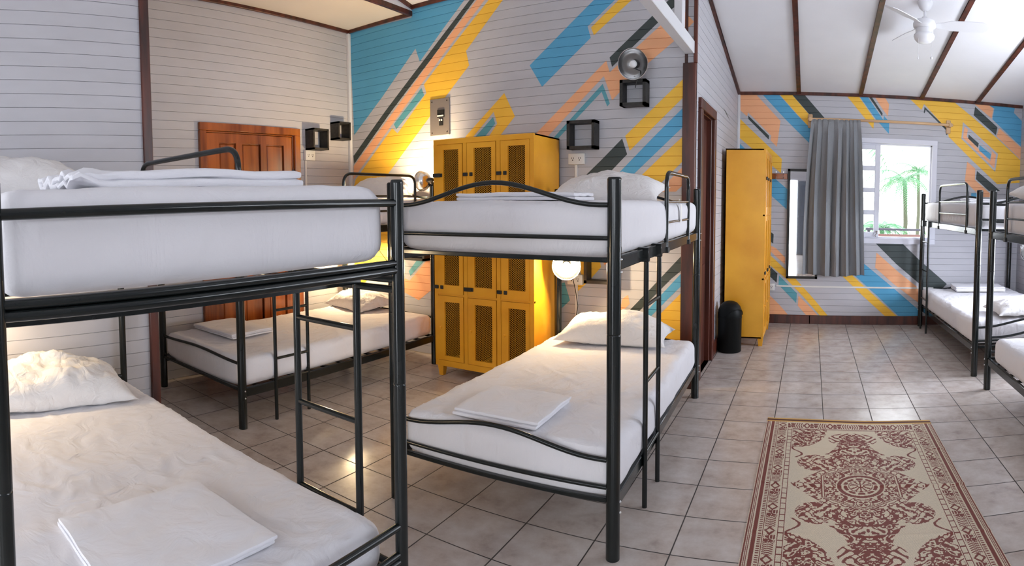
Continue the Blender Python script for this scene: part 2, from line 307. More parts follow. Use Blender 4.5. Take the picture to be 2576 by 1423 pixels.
# ------------------------------------------------------------------ setting: board walls
PITCH = 0.075
def sub_rects(rect, holes):
    out = [rect]
    for h in holes:
        nxt = []
        for (u0, u1, z0, z1) in out:
            a0, a1, b0, b1 = max(u0, h[0]), min(u1, h[1]), max(z0, h[2]), min(z1, h[3])
            if a0 >= a1 or b0 >= b1: nxt.append((u0, u1, z0, z1)); continue
            if z0 < b0: nxt.append((u0, u1, z0, b0))
            if b1 < z1: nxt.append((u0, u1, b1, z1))
            if u0 < a0: nxt.append((u0, a0, b0, b1))
            if a1 < u1: nxt.append((a1, u1, b0, b1))
        out = nxt
    return out
def clip_band(poly, z0, z1):
    for s, lim in ((1, z0), (-1, z1)):
        res = []
        for i in range(len(poly)):
            a, b = poly[i-1], poly[i]; ina = s*(a[1]-lim) >= 0; inb = s*(b[1]-lim) >= 0
            if ina != inb:
                t = (lim-a[1])/(b[1]-a[1]); res.append((a[0]+t*(b[0]-a[0]), lim))
            if inb: res.append(b)
        poly = res
        if len(poly) < 3: return []
    return poly
def board_wall(name, P, u0, u1, z1, holes=(), mural=(), pitch=PITCH, thick=0.10, topf=None):
    """P(u, depth, z) -> point; depth > 0 is into the room. Horizontal V-groove boards; painted shapes lie on the boards."""
    bm = NB(); cols = ['white', 'blue', 'teal', 'peach', 'yellow', 'dark']; G, D = 0.0018, 0.006
    def quad(pts, mi=0):
        f = bm.faces.new([bm.verts.new(P(*p)) for p in pts]); f.material_index = mi
    nb = math.ceil(z1/pitch)
    for k in range(nb):
        a, b = k*pitch, min((k+1)*pitch, z1)
        for (p, q, c, d) in sub_rects((u0, u1, a, b), holes):
            lo = c+G if abs(c-a) < 1e-6 else c; hi = d-G if abs(d-b) < 1e-6 else d
            if hi-lo < 0.002: continue
            quad([(p, 0, lo), (q, 0, lo), (q, 0, hi), (p, 0, hi)])
            if lo > c: quad([(p, -D, c), (q, -D, c), (q, 0, lo), (p, 0, lo)])
            if hi < d: quad([(p, 0, hi), (q, 0, hi), (q, -D, d), (p, -D, d)])
    for (p, q, c, d) in sub_rects((u0, u1, 0, z1), holes):
        quad([(p, -thick, c), (p, -thick, d), (q, -thick, d), (q, -thick, c)])
    def side(p, q): quad([p, q, (q[0], -thick, q[2]), (p[0], -thick, p[2])])
    side((u0, 0, 0), (u0, 0, z1)); side((u1, 0, z1), (u1, 0, 0)); side((u0, 0, z1), (u1, 0, z1))
    for h in holes:
        side((h[0], 0, h[2]), (h[1], 0, h[2])); side((h[1], 0, h[2]), (h[1], 0, h[3])); side((h[1], 0, h[3]), (h[0], 0, h[3])); side((h[0], 0, h[3]), (h[0], 0, h[2]))
    for i, (c, poly) in enumerate(mural):
        mi = cols.index(c); poly = [(min(max(x, u0), u1), min(max(z, 0), z1)) for x, z in poly]
        tris = tessellate_polygon([[Vector((x, z, 0)) for x, z in poly]])
        e = 0.0005+0.00004*i
        for t in tris:
            tri = [poly[j] for j in t]
            lo = int(min(p[1] for p in tri)//pitch); hi = int(max(p[1] for p in tri)//pitch)
            for k in range(lo, hi+1):
                c2 = clip_band(tri, k*pitch+G, (k+1)*pitch-G)
                if len(c2) >= 3:
                    ar = sum(c2[j-1][0]*c2[j][1]-c2[j][0]*c2[j-1][1] for j in range(len(c2)))
                    if abs(ar) < 1e-7: continue
                    f = bm.faces.new([bm.verts.new(P(x, e, z)) for x, z in c2]); f.material_index = mi
                    # groove walls take the same paint
                    for zz, z2 in ((k*pitch+G, k*pitch), ((k+1)*pitch-G, (k+1)*pitch)):
                        xs = [x for x, z in c2 if abs(z-zz) < 1e-6]
                        if len(xs) > 1 and max(xs)-min(xs) > 1e-4:
                            a, b = min(xs), max(xs)
                            f = bm.faces.new([bm.verts.new(P(*p)) for p in ((a, e, zz), (b, e, zz), (b, -D+e, z2), (a, -D+e, z2))]); f.material_index = mi
    return struct(name, bm, [MUR[c] for c in cols], recalc=False)
XL, YB, YF, XR, XN, X2, YK = -4.38, 4.45, 7.1, -0.9, -3.15, 2.6, -2.5
CEIL = lambda y: 2.765+0.2*(7.1-y) if y > 2.25 else 3.735-0.2*(2.25-y)
CRACK = [('dark', [(5.93, 2.40), (6.13, 2.385), (6.45, 2.335), (6.12, 2.365)])]
# every wall: P(u, depth, z)
board_wall('wall_back', lambda u, d, z: (u, YB-d, z), XL, XR, 3.3, (), MURAL_A)
board_wall('wall_far', lambda u, d, z: (u, YF-d, z), XR, X2, 2.78, ((0.22, 1.45, 1.055, 2.195),), MURAL_B, 0.0745)
board_wall('wall_side', lambda u, d, z: (XR+d, u, z), YB+0.025, YF, 3.36, ((4.70, 5.27, 0, 2.19),), CRACK, 0.0745)
board_wall('wall_door', lambda u, d, z: (XL+d, u, z), 1.40, YB, 3.26, ((2.68, 3.67, 0, 2.105),))
board_wall('wall_left', lambda u, d, z: (XN+d, u, z), YK, 1.53, 3.7, ())
board_wall('wall_return', lambda u, d, z: (u, 1.43+d, z), XL-0.05, XN-0.11, 3.26, ())
board_wall('wall_right', lambda u, d, z: (X2-d, u, z), YK, YF, 3.8, ((2.7, 5.5, 1.8, 2.5), (4.65, 5.65, 0.6, 1.25)))
board_wall('wall_behind', lambda u, d, z: (u, YK+d, z), XN-0.4, X2, 3.4, ((-1.3, -0.4, 0, 2.1), (0.6, 2.1, 1.0, 2.2), (-2.65, -1.75, 1.15, 2.25)))  # the two raised holes are invented, for the added fill lights
bm = NB(); box(bm, (XL-0.2, YK-0.3, -0.1), (X2+0.2, YF+0.1, 0)); struct('floor', bm, m_floor)
# ceiling: sloped white panels over the whole room, a lower cream strip along the door wall
bm = NB()
def slab(x0, x1, ya, yb):
    za, zb = CEIL(ya), CEIL(yb); v = []
    for x in (x0, x1):
        v.append([bm.verts.new((x, ya, za)), bm.verts.new((x, yb, zb)), bm.verts.new((x, yb, zb+0.08)), bm.verts.new((x, ya, za+0.08))])
    for q in ((0, 1), (1, 2), (2, 3), (3, 0)): bm.faces.new((v[0][q[0]], v[0][q[1]], v[1][q[1]], v[1][q[0]]))
    bm.faces.new(v[0]); bm.faces.new(v[1])
slab(-3.54, X2+0.1, 2.25, YF+0.1); slab(-3.54, X2+0.1, YK-0.1, 2.25); struct('ceiling', bm, m_ceil)
bm = NB(); box(bm, (XL, 1.4, 3.235), (-3.555, YB, 3.30), mi=0); box(bm, (-3.555, 1.4, 3.235), (-3.535, YB, 3.9), mi=1)
struct('trim_1', bm, [m_soffit, m_ceil])                            # dropped cream soffit with white riser
def trim(n, *boxes, m=None):
    bm = NB()
    for a, b in boxes: box(bm, a, b, 0.004, 1)
    return struct('trim_%d' % n, bm, m or m_wood)
trim(2, ((XL, 1.5, 3.205), (XL+0.025, YB, 3.24)), ((XL, YB-0.025, 3.205), (-3.53, YB, 3.24)), ((-3.565, 1.5, 3.205), (-3.525, YB, 3.25)))
def slope_bar(n, x0, x1, ya, yb, h=0.028):
    bm = NB(); v = []
    for x in (x0, x1):
        v.append([bm.verts.new((x, y, CEIL(y)-k*h+0.004)) for y in (ya, yb) for k in (0, 1)])
    for q in ((0, 1), (1, 3), (3, 2), (2, 0)): bm.faces.new((v[0][q[0]], v[0][q[1]], v[1][q[1]], v[1][q[0]]))
    bm.faces.new(v[0]); bm.faces.new(v[1]); struct('trim_%d' % n, bm, m_wood)
for k, x in enumerate((-0.173, 0.562, 1.30, 2.0)): slope_bar(3+k, x-0.024, x+0.024, 2.3, YF)
slope_bar(7, XR, XR+0.03, YB, YF, 0.04)
trim(8, ((XR, YF-0.03, 2.735), (X2, YF, 2.775)))
trim(9, ((-3.53, YB-0.025, 3.265), (XR, YB, 3.30)))
slope_bar(10, -3.535, -3.51, 2.3, YB, 0.035)
trim(11, ((XN-0.02, 1.50, 0), (XN+0.022, 1.555, 3.72)))                                      # brown end post of the near left wall
trim(12, ((XL, YB-0.035, 0), (XL+0.035, YB, 3.2)), m=m_beam)                                # white corner bead
trim(13, ((XR, YF-0.03, 0), (XR+0.03, YF, 2.74)), m=m_beam)
trim(14, ((-0.985, YB-0.03, 0), (-0.885, YB+0.012, 2.5)), ((-0.905, YB-0.022, 2.5), (-0.878, YB+0.012, 3.27)), ((-0.975, YB-0.012, 2.5), (-0.952, YB, 3.27)))
trim(15, ((-0.974, YK, 2.568), (-0.898, YB, 2.662)), m=m_beam)                              # white tie beam
trim(16, ((-0.957, 4.0, 2.66), (-0.898, 4.085, 3.39)), m=m_beam)                            # white king post
bm = NB()
for a, b in (((XR+0.9, YF-0.022, 0), (X2, YF, 0.105)), ((XR, YF-0.022, 0), (XR+0.92, YF, 0.105))): box(bm, a, b, 0.004, 1)
struct('baseboard_far', bm, m_wood)
bm = NB(); box(bm, (XR, 5.37, 0), (XR+0.02, YF, 0.13), 0.004, 1); struct('baseboard_side', bm, m_wood)
# doors
def casing(bm, P, u0, u1, z1, w=0.068, t=0.03):
    for a, b in (((u0-0.001, -0.1, 0), (u0+0.012, 0, z1)), ((u1-0.012, -0.1, 0), (u1+0.001, 0, z1)), ((u0, -0.1, z1-0.012), (u1, 0, z1+0.001)), ((u0-w, -0.01, 0), (u0, t, z1)), ((u1, -0.01, 0), (u1+w, t, z1)), ((u0-w, -0.01, z1), (u1+w, t, z1+w))): box(bm, P(*a), P(*b), 0.005, 1)
PD = lambda u, d, z: (XL+d, u, z)
bm = NB(); casing(bm, PD, 2.68, 3.67, 2.105); dr = struct('door_1', bm, m_door)
bm = NB(); u0, u1, zt = 2.695, 3.655, 2.09
cols = (2.83, 3.005, 3.075, 3.28, 3.35, 3.555)
for a, b in ((u0, cols[0]), (cols[1], cols[2]), (cols[3], cols[4]), (cols[5], u1)): box(bm, PD(a, -0.045, 0.01), PD(b, -0.005, zt), 0.003, 1)
for a, b in ((0.01, 0.2), (0.85, 1.0), (2.005, zt)):
    box(bm, PD(u0, -0.045, a), PD(u1, -0.006, b), 0.003, 1)
for a, b in ((0, 1), (2, 3), (4, 5)):
    for z0, z1 in ((0.2, 0.85), (1.0, 2.005)):
        box(bm, PD(cols[a]+0.008, -0.04, z0+0.008), PD(cols[b]-0.012, -0.012, z1-0.008), 0.008, 1)
        box(bm, PD(cols[a], -0.045, z0), PD(cols[b], -0.03, z1))
obj('door_leaf', bm, m_door, dr, False)
bm = NB(); box(bm, PD(2.68, -0.06, 0), PD(3.67, -0.05, 2.105)); obj('door_gap', bm, m_groove, dr, False)
bm = NB(); box(bm, PD(3.65, -0.01, 1.63), PD(3.675, 0.008, 1.78), 0.003); tube(bm, [PD(3.664, 0.01, 1.63), PD(3.664, 0.01, 1.78)], 0.007); obj('hinge', bm, m_blackmatte, dr)
PS = lambda u, d, z: (XR+d, u, z)
bm = NB(); casing(bm, PS, 4.70, 5.27, 2.19, 0.085, 0.03); dr = struct('door_2', bm, m_wood)
bm = NB(); box(bm, PS(4.713, -0.08, 0), PS(5.257, -0.045, 2.177)); 
for a, b in ((4.78, 4.95), (5.02, 5.19)):
    for z0, z1 in ((0.2, 0.9), (1.05, 2.05)): box(bm, PS(a, -0.05, z0), PS(b, -0.036, z1), 0.006, 1)
obj('door_leaf', bm, m_doordark, dr, False)
bm = NB(); box(bm, PS(4.70, -0.10, 0), PS(5.27, -0.085, 2.19)); obj('door_gap', bm, m_groove, dr, False)
bm = NB(); box(bm, (-0.385, YK-0.04, 0.02), (0.46, YK+0.06, 2.08), 0.004)
for a, b in ((-0.28, 0.0), (0.08, 0.36)):
    for z0, z1 in ((0.25, 0.95), (1.1, 1.95)): box(bm, (a, YK+0.05, z0), (b, YK+0.068, z1), 0.008, 1)
dr = struct('door_3', bm, mat('grey_door_paint', srgb(96, 104, 118), 0.5))
# far window: casing, left casement of four panes, open right half
bm = NB()
for a, b in (((0.15, YF-0.03, 2.195), (1.515, YF+0.0, 2.255)), ((0.15, YF-0.03, 0.99), (1.515, YF, 1.055)), ((0.15, YF-0.03, 1.055), (0.22, YF, 2.195)), ((1.45, YF-0.03, 1.055), (1.515, YF, 2.195)),
             ((0.22, YF, 2.175), (1.45, YF+0.1, 2.196)), ((0.22, YF, 1.055), (1.45, YF+0.1, 1.072)), ((1.43, YF, 1.055), (1.45, YF+0.1, 2.195)), ((0.22, YF, 1.055), (0.24, YF+0.1, 2.195))):
    box(bm, a, b, 0.003, 1)
win = struct('window_1', bm, m_winframe)
bm = NB(); ys, ye = YF-0.005, YF+0.035; x0, x1 = 0.24, 0.822
box(bm, (x0, ys, 1.072), (x0+0.06, ye, 2.175), 0.003, 1); box(bm, (x1-0.062, ys, 1.072), (x1, ye, 2.175), 0.003, 1)
rows = ((1.125, 1.335), (1.393, 1.605), (1.660, 1.868), (1.925, 2.120))
zz = [1.072]+[z for r in rows for z in r]+[2.175]
for k in range(0, len(zz), 2): box(bm, (x0+0.06, ys+0.002, zz[k]), (x1-0.062, ye-0.002, zz[k+1]), 0.002, 1)
box(bm, (0.505, ys+0.002, 1.1), (0.535, ye-0.002, 2.15), 0.002, 1)
sash = obj('sash', bm, m_winframe, win, False)
for z0, z1 in rows:
    for a, b in ((0.30, 0.505), (0.535, 0.76)):
        bm = NB(); box(bm, (a-0.003, YF+0.013, z0-0.003), (b+0.003, YF+0.017, z1+0.003)); obj('pane', bm, m_glass, sash, False)
bm = NB(); tube(bm, [(0.80, ys-0.004, 1.13), (0.80, ys-0.03, 1.115), (0.775, ys-0.03, 1.09), (0.785, ys-0.02, 1.075)], 0.005, 8); ball(bm, (0.80, ys-0.012, 1.135), 0.011); obj('window_latch', bm, m_steel, sash)
# ------------------------------------------------------------------ bunk beds
def frame_T(origin, du, dv, zs=1.0):
    o, du, dv = Vector(origin), Vector(du), Vector(dv)
    return lambda u, v, z: o+du*u+dv*v+Vector((0, 0, z*zs))
def obox(bm, T, a, b, bev=0.0):
    vs = [bm.verts.new(T(u, v, z)) for z in (a[2], b[2]) for u, v in ((a[0], a[1]), (b[0], a[1]), (b[0], b[1]), (a[0], b[1]))]
    fs = [bm.faces.new([vs[i] for i in q]) for q in ((0, 1, 2, 3), (4, 5, 6, 7), (0, 1, 5, 4), (1, 2, 6, 5), (2, 3, 7, 6), (3, 0, 4, 7))]
    bmesh.ops.recalc_face_normals(bm, faces=fs)
    if bev: bmesh.ops.bevel(bm, geom=list({e for f in fs for e in f.edges}), offset=bev, segments=1, affect='EDGES')
def bunk(label, T, Ln, Wd, straight=False, r=0.0285, top=1.545, ladder=(0.45, 0.72), guard=(0.95, 1.62), lad_z0=0.0, rungs=(0.26, 0.60, 0.965), low=0.0, tagged=False, guard_in=0.0, gz=1.612, arch=0.065, vl=-0.024, zl=0.25, mid=True):
    """u runs from the foot (0) to the head (Ln), v from the ladder side (0) to the far side (Wd)."""
    b = T(Ln/2, Wd/2, 0); root = thing('bunk_bed', label, 'bunk bed', (b.x, b.y, 0), 'black metal bunk beds')
    def part(name, fn, parent=None, m=m_black, lab=None):
        bm = NB(); fn(bm); return obj(name, bm, m, parent or root, label=lab)
    zu = 1.225                                      # bed deck heights
    for u in (0, Ln):
        for v in (0, Wd):
            def post(bm):
                c = lambda z: T(u, v, z)
                tube(bm, [c(0), c(0.004), c(0.915), c(0.918), c(0.920), c(0.922), c(0.925), c(top-0.011), c(top-0.008), c(top-0.002), c(top)], [r, r, r, r, r*0.95, r, r, r, r, r*0.9, r*0.8], 20)
                if not straight: tube(bm, [c(1.25), c(1.27)], r*1.03, 20)
            p = part('post', post)
            if not straight:
                su = 1 if u == 0 else -1
                for z in (zu-0.005, zu-0.055, zl-0.01, zl-0.055): part('bolt', lambda bm: ball(bm, T(u+su*0.004, v+(-r if v == 0 else r), z), 0.006, 8), p, m_bolt, 'small steel bolt')
    n = 24
    for u in (0, Ln):
        for zb, hgt, z2 in ((1.435, 0.095, 1.303), (0.405+low, arch, 0.292+low)):
            if straight:
                zz = 1.448 if zb > 1 else zb
                part('end_rail', lambda bm: tube(bm, [T(u, r*0.5, zz), T(u, Wd-r*0.5, zz)], 0.0115, 12))
            else:
                part('end_rail', lambda bm: tube(bm, [T(u, r*0.6+(Wd-1.2*r)*k/n, zb+hgt*math.sin(PI*min(max((k/n-0.04)/0.92, 0), 1))**2) for k in range(n+1)], 0.0105, 12))
                if mid or zb > 1: part('end_rail', lambda bm: tube(bm, [T(u, r*0.6, z2), T(u, Wd-r*0.6, z2)], 0.0095, 12))
    for z in (zu, zl):
        for u in (0, Ln):
            def bar(bm):
                if straight:
                    tube(bm, [T(u, 0, z+0.05), T(u, Wd, z+0.05)], 0.0105, 12); tube(bm, [T(u, 0, z+0.028), T(u, Wd, z+0.028)], 0.0115, 12)
                else:
                    obox(bm, T, (u-0.012, r*0.6, z-0.018), (u+0.012, Wd-r*0.6, z+0.002), 0.003)
            part('end_bar', bar)
        for v in (0, Wd):
            def side(bm):
                if straight:
                    for dz in (0.0, -0.03): tube(bm, [T(r*0.7, v, z+dz), T(Ln-r*0.7, v, z+dz)], 0.0115, 12)
                else: obox(bm, T, (r*0.7, v-0.013, z-0.052), (Ln-r*0.7, v+0.013, z+0.004), 0.004)
            part('side_rail', side)
        def slats(bm):
            for k in range(1, 13):
                u = Ln*k/13; obox(bm, T, (u-0.016, 0.012, z-0.02), (u+0.016, Wd-0.012, z-0.008))
        part('slat_base', slats)
    # ladder
    lad = bpy.data.objects.new('ladder', None); COL.objects.link(lad); lad.parent = root; lad.empty_display_size = 0.05
    for u in ladder:
        if not straight: part('ladder_hook', lambda bm: obox(bm, T, (u-0.017, vl-0.014, zu-0.055), (u+0.017, 0.016, zu+0.012), 0.003), lad)
        pts = [T(u, vl, zu+0.008), T(u, vl, lad_z0)]
        part('ladder_rail', lambda bm: tube(bm, pts, 0.0125, 12), lad)
    for z in rungs: part('rung', lambda bm: tube(bm, [T(ladder[0], vl, z), T(ladder[1], vl, z)], 0.0095, 10), lad)
    # guard rail
    g0, g1 = guard; vg = -0.006+guard_in
    gr = part('guard_rail', lambda bm: tube(bm, fillet([T(g0, vg, zu-0.045), T(g0, vg, gz), T(g1, vg, gz), T(g1, vg, zu-0.045)], 0.085, 8), 0.012, 12))
    for z in (1.45, 1.335): part('guard_bar', lambda bm: tube(bm, [T(g0, vg, z), T(g1, vg, z)], 0.0075, 10), gr)
    for u in (g0, g1): part('bracket', lambda bm: obox(bm, T, (u-0.022, vg-0.016, zu-0.056), (u+0.022, vg+0.016, zu-0.024), 0.003), gr, m_blackmatte)
    if tagged:
        def tg(bm):
            um = g0+0.56*(g1-g0); obox(bm, T, (um-0.03, vg-0.012, 1.325), (um+0.015, vg-0.010, 1.435)); tube(bm, arc(T(um-0.005, vg, 1.45), 0.014, 0, 2*PI, 12, (0, 0, 1), T(1, 0, 0)-T(0, 0, 0)+Vector((0, 0, 0))), 0.002, 6)
        part('plastic_tag', tg, gr, m_plastic, 'small white plastic tag')
    return root
A_T = frame_T((-1.1, 1.305, 0), (-1, 0, 0), (0, -1, 0))
B_T = frame_T((-0.760, 2.2, 0), (-0.033, 0.99946, 0), (-0.99946, -0.033, 0))
C_T = frame_T((-3.125, 2.14, 0), (0, 1, 0), (-1, 0, 0), 1.035)
D_T = frame_T((1.345, 7.0, 0), (0.037, -0.99932, 0), (0.99932, 0.037, 0), 1.04)
E_T = frame_T((1.425, 2.42, 0), (0, 1, 0), (1, 0, 0), 1.035)
bunk('black metal bunk bed with straight tube ends, nearest the left edge', A_T, 2.0, 1.10, True, 0.019, 1.515, (0.17, 0.46), (0.80, 1.68), 0.465, (0.47, 0.765, 1.06), 0.09, gz=1.675, zl=0.36, vl=0.0)
bunk('black metal bunk bed with arched foot rails in front of the yellow lockers', B_T, 2.04, 1.09, tagged=True, ladder=(0.43, 0.70), guard=(0.95, 1.63))
bunk('black metal bunk bed in the recess beside the varnished wooden door', C_T, 2.06, 1.115, ladder=(0.27, 0.56), guard=(0.95, 1.80), rungs=(0.26, 0.40, 0.715), arch=0.018, mid=False, vl=-0.012)
bunk('black metal bunk bed standing below the far window on the right', D_T, 2.14, 1.13, ladder=(0.14, 0.42), guard=(0.80, 1.80), rungs=(0.36, 0.68, 1.0))
bunk('black metal bunk bed cut by the right edge of the view', E_T, 2.06, 1.13, ladder=(0.43, 0.70), guard=(1.05, 1.70))

# ------------------------------------------------------------------ bedding
def rbox(nx, ny, nz, sx, sy, sz, r):
    """rounded slab mesh centred on the origin: list of verts (Vector) and faces."""
    idx = {}; vs = []; fs = []
    def vid(i, j, k):
        if (i, j, k) not in idx:
            p = [(2*i/nx-1)*sx/2, (2*j/ny-1)*sy/2, (2*k/nz-1)*sz/2]; h = (sx/2, sy/2, sz/2)
            rr = [min(r, q) for q in h]
            q = [max(-h[a]+rr[a], min(h[a]-rr[a], p[a])) for a in range(3)]
            d = Vector([(p[a]-q[a])/rr[a] for a in range(3)])
            if d.length > 1e-9:
                d.normalize(); p = [q[a]+d[a]*rr[a] for a in range(3)]
            idx[(i, j, k)] = len(vs); vs.append(Vector(p))
        return idx[(i, j, k)]
    for i in range(nx):
        for j in range(ny):
            for k in (0, nz): fs.append((vid(i, j, k), vid(i+1, j, k), vid(i+1, j+1, k), vid(i, j+1, k)))
    for i in range(nx):
        for k in range(nz):
            for j in (0, ny): fs.append((vid(i, j, k), vid(i+1, j, k), vid(i+1, j, k+1), vid(i, j, k+1)))
    for j in range(ny):
        for k in range(nz):
            for i in (0, nx): fs.append((vid(i, j, k), vid(i, j+1, k), vid(i, j+1, k+1), vid(i, j, k+1)))
    return vs, fs
def put(bm, vs, fs, fn):
    bv = [bm.verts.new(fn(v)) for v in vs]
    for f in fs: bm.faces.new([bv[i] for i in f])
def mattress(label, T, u0, u1, v0, v1, z0, z1, seed, group='mattresses on the bunk beds', sag=0.0, wr=1.0, r=0.055):
    sx, sy, sz = u1-u0, v1-v0, z1-z0; hi = 2 if wr > 1.2 else 1; vs, fs = rbox(64*hi, 34*hi, 8*hi, sx, sy, sz, r)
    def fn(p):
        n = noise.noise(Vector((p.x*2.2+seed*7, p.y*2.2, p.z*3))); n2 = noise.noise(Vector((p.x*7+seed*3, p.y*3.5, p.z*5+seed)))
        n3 = abs(noise.noise(Vector((p.x*3+p.y*9+seed, p.y*3-p.x*2, seed))))
        x, y, z = p
        if z > 0:
            th = 1.4*noise.noise(Vector((p.x*1.1+seed*5, p.y*1.1, 3.3))); a, b = p.x*math.cos(th)+p.y*math.sin(th), p.y*math.cos(th)-p.x*math.sin(th)
            cr = max(0, 1-abs(noise.noise(Vector((a*2.4+seed, b*13+n2, seed))))/0.16); c3 = max(0, 1-abs(noise.noise(Vector((a*20+seed, b*5, seed+4))))/0.14)*max(0, n+0.1)
            z += wr*(0.007*n+0.0035*n2-0.004*n3+0.0034*cr**1.5+0.0024*c3)
        else: z -= sag*max(0, 1-abs(x+sx/2)/0.35)*max(0, 1-(2*y/sy)**4)-0.004*n
        e = 0.006*n2+0.004*n
        x += (e if abs(x) > sx/2-0.02 else 0); y += (e if abs(y) > sy/2-0.02 else 0)
        return T(u0+sx/2+x, v0+sy/2+y, 0)+Vector((0, 0, z0+sz/2+z))
    bm = NB(); put(bm, vs, fs, fn)
    return tag(obj('mattress', bm, m_sheet), label, 'mattress', group)
mattress('white sheeted mattress on the top bunk at the left edge', A_T, 0.03, 1.98, 0.012, 1.085, 1.276, 1.497, 1)
mattress('white sheeted mattress on the lower bunk at the left edge, warm lamp light on it', A_T, 0.05, 1.98, 0.01, 1.06, 0.345, 0.500, 2, sag=0.02, wr=1.4)
mattress('white sheeted mattress on the top bunk in front of the lockers', B_T, 0.03, 2.01, -0.005, 1.08, 1.224, 1.452, 3, sag=0.012)
mattress('white sheeted mattress on the lower bunk in front of the lockers', B_T, 0.016, 2.0, -0.010, 1.06, 0.240, 0.440, 4, sag=0.045, wr=1.4)
mattress('white sheeted mattress on the top bunk in the door recess', C_T, 0.03, 2.02, 0.0, 1.08, 1.268, 1.485, 5)
mattress('white sheeted mattress on the lower bunk in the door recess', C_T, 0.0, 2.03, -0.01, 1.08, 0.268, 0.450, 6, sag=0.03, wr=1.3)
mattress('white sheeted mattress on the top bunk below the far window', D_T, 0.03, 2.1, 0.01, 1.10, 1.276, 1.500, 7)
mattress('brightly sunlit mattress on the lower bunk below the far window', D_T, 0.04, 2.1, -0.01, 1.10, 0.262, 0.475, 8, wr=1.6)
mattress('white sheeted mattress on the top bunk at the right edge', E_T, 0.03, 1.92, 0.03, 1.10, 1.270, 1.500, 9)
mattress('white sheeted mattress on the lower bunk at the right edge', E_T, 0.03, 1.90, -0.01, 1.10, 0.262, 0.455, 10, sag=0.03)
def pillow(label, c, a, b, h, rot=0, tilt=0, seed=0, roll=0, wr=1.0):
    """c: point under the pillow's middle; a, b half sizes; h height."""
    bm = NB(); n = 34; R = Matrix.Rotation(rot, 3, 'Z') @ Matrix.Rotation(tilt, 3, 'X') @ Matrix.Rotation(roll, 3, 'Y')
    grid = {}
    for sgn in (1, -1):
        for i in range(n+1):
            for j in range(n+1):
                s, t = 2*i/n-1, 2*j/n-1
                edge = i in (0, n) or j in (0, n)
                if edge and sgn == -1: grid[(sgn, i, j)] = grid[(1, i, j)]; continue
                pin = 1-0.10*(1-t*t)*abs(s)**6
                pin2 = 1-0.12*(1-s*s)*abs(t)**6
                x, y = a*s*pin, b*t*pin2
                prof = max(0, (1-abs(s)**2.3))**0.55*max(0, (1-abs(t)**2.3))**0.55
                nz = noise.noise(Vector((s*1.6+seed, t*1.6, sgn*2+seed)))
                cr = abs(noise.noise(Vector((s*2.6+seed*3, t*4.2+s*1.5, sgn+seed)))); cr2 = abs(noise.noise(Vector((s*6.5+seed*2, t*6.5-s*2, sgn*3+seed))))
                z = prof*(h*0.80 if sgn > 0 else -h*0.20)*(1+0.22*nz*wr)-(0.020*wr*(0.35-cr)*prof*sgn if cr < 0.35 else 0)
                z += (-0.010*wr*(0.3-cr2)/0.3*prof*sgn if cr2 < 0.3 else 0)+0.010*noise.noise(Vector((s*5+seed, t*5, seed)))*prof*wr
                if edge: z += 0.006*noise.noise(Vector((s*4+seed, t*4, 1)))
                p = R @ Vector((x, y, z)); grid[(sgn, i, j)] = bm.verts.new(Vector(c)+p+Vector((0, 0, h*0.2)))
    for sgn in (1, -1):
        for i in range(n):
            for j in range(n):
                q = [grid[(sgn, i, j)], grid[(sgn, i+1, j)], grid[(sgn, i+1, j+1)], grid[(sgn, i, j+1)]]
                if len(set(q)) == 4:
                    try: bm.faces.new(q if sgn > 0 else q[::-1])
                    except ValueError: pass
    return tag(obj('pillow', bm, m_pillow, recalc=False, angle=2.0), label, 'pillow', 'white pillows')
pillow('grey-white pillow on the top bunk at the left edge', (-2.80, 0.58, 1.50), 0.24, 0.44, 0.225, 0.05, 0, 1)
pillow('plump white pillow on the lower bunk at the left edge, lit warm from behind', (-2.86, 0.80, 0.50), 0.22, 0.40, 0.215, -0.12, 0.0, 2, 0.10, wr=1.5)
pillow('white pillow on the top bunk in front of the lockers', (-1.40, 3.93, 1.462), 0.40, 0.24, 0.19, 0.06, 0.22, 3)
pillow('white pillow on the lower bunk beside the lit lamp globe', (-1.36, 3.98, 0.445), 0.40, 0.23, 0.215, 0.08, 0.05, 4)
pillow('brightly lit pillow on the top bunk in the door recess', (-3.62, 4.10, 1.490), 0.40, 0.21, 0.20, 0.0, 0.30, 5)
pillow('cream-lit pillow on the lower bunk in the door recess', (-3.90, 4.06, 0.452), 0.33, 0.22, 0.18, -0.25, 0.1, 6, wr=1.6)
pillow('white pillow on the lower bunk below the far window', (2.00, 5.16, 0.478), 0.36, 0.24, 0.17, 0.05, 0, 7)
pillow('white pillow on the top bunk at the right edge', (1.92, 4.10, 1.503), 0.44, 0.25, 0.20, 0.0, 0.10, 8)
def folded(label, c, a, b, h, rot, seed, layers=3, crumple=0.0):
    bm = NB(); R = Matrix.Rotation(rot, 3, 'Z'); q = random.Random(seed); lh = h/layers
    for l in range(layers):
        sx, sy = 2*a-q.uniform(0, 0.012), 2*b-q.uniform(0, 0.012); ox, oy = q.uniform(-0.006, 0.006), q.uniform(-0.006, 0.006)
        vs, fs = rbox(30, 22, 3, sx, sy, lh*1.04, lh*0.5)
        def fn(p):
            s = p.x/a; t = p.y/b
            w = 0.006*noise.noise(Vector((s*1.7+seed, t*1.7, l*0.15)))+0.0025*noise.noise(Vector((s*5+seed, t*4, l*0.2)))
            z = p.z+lh*(l+0.5)+w*(0.4+0.6*l/max(1, layers-1))
            if crumple:
                k = max(0, (-s-0.55)/0.45); z = z*(1-0.35*k)+crumple*k*(0.4+noise.noise(Vector((s*6+seed, t*5, l))))*0.6
            return Vector(c)+R @ Vector((p.x+ox, p.y+oy, max(z, 0.001)))
        put(bm, vs, fs, fn)
    return tag(obj('folded_sheet', bm, m_fold), label, 'folded sheet', 'folded white sheets')
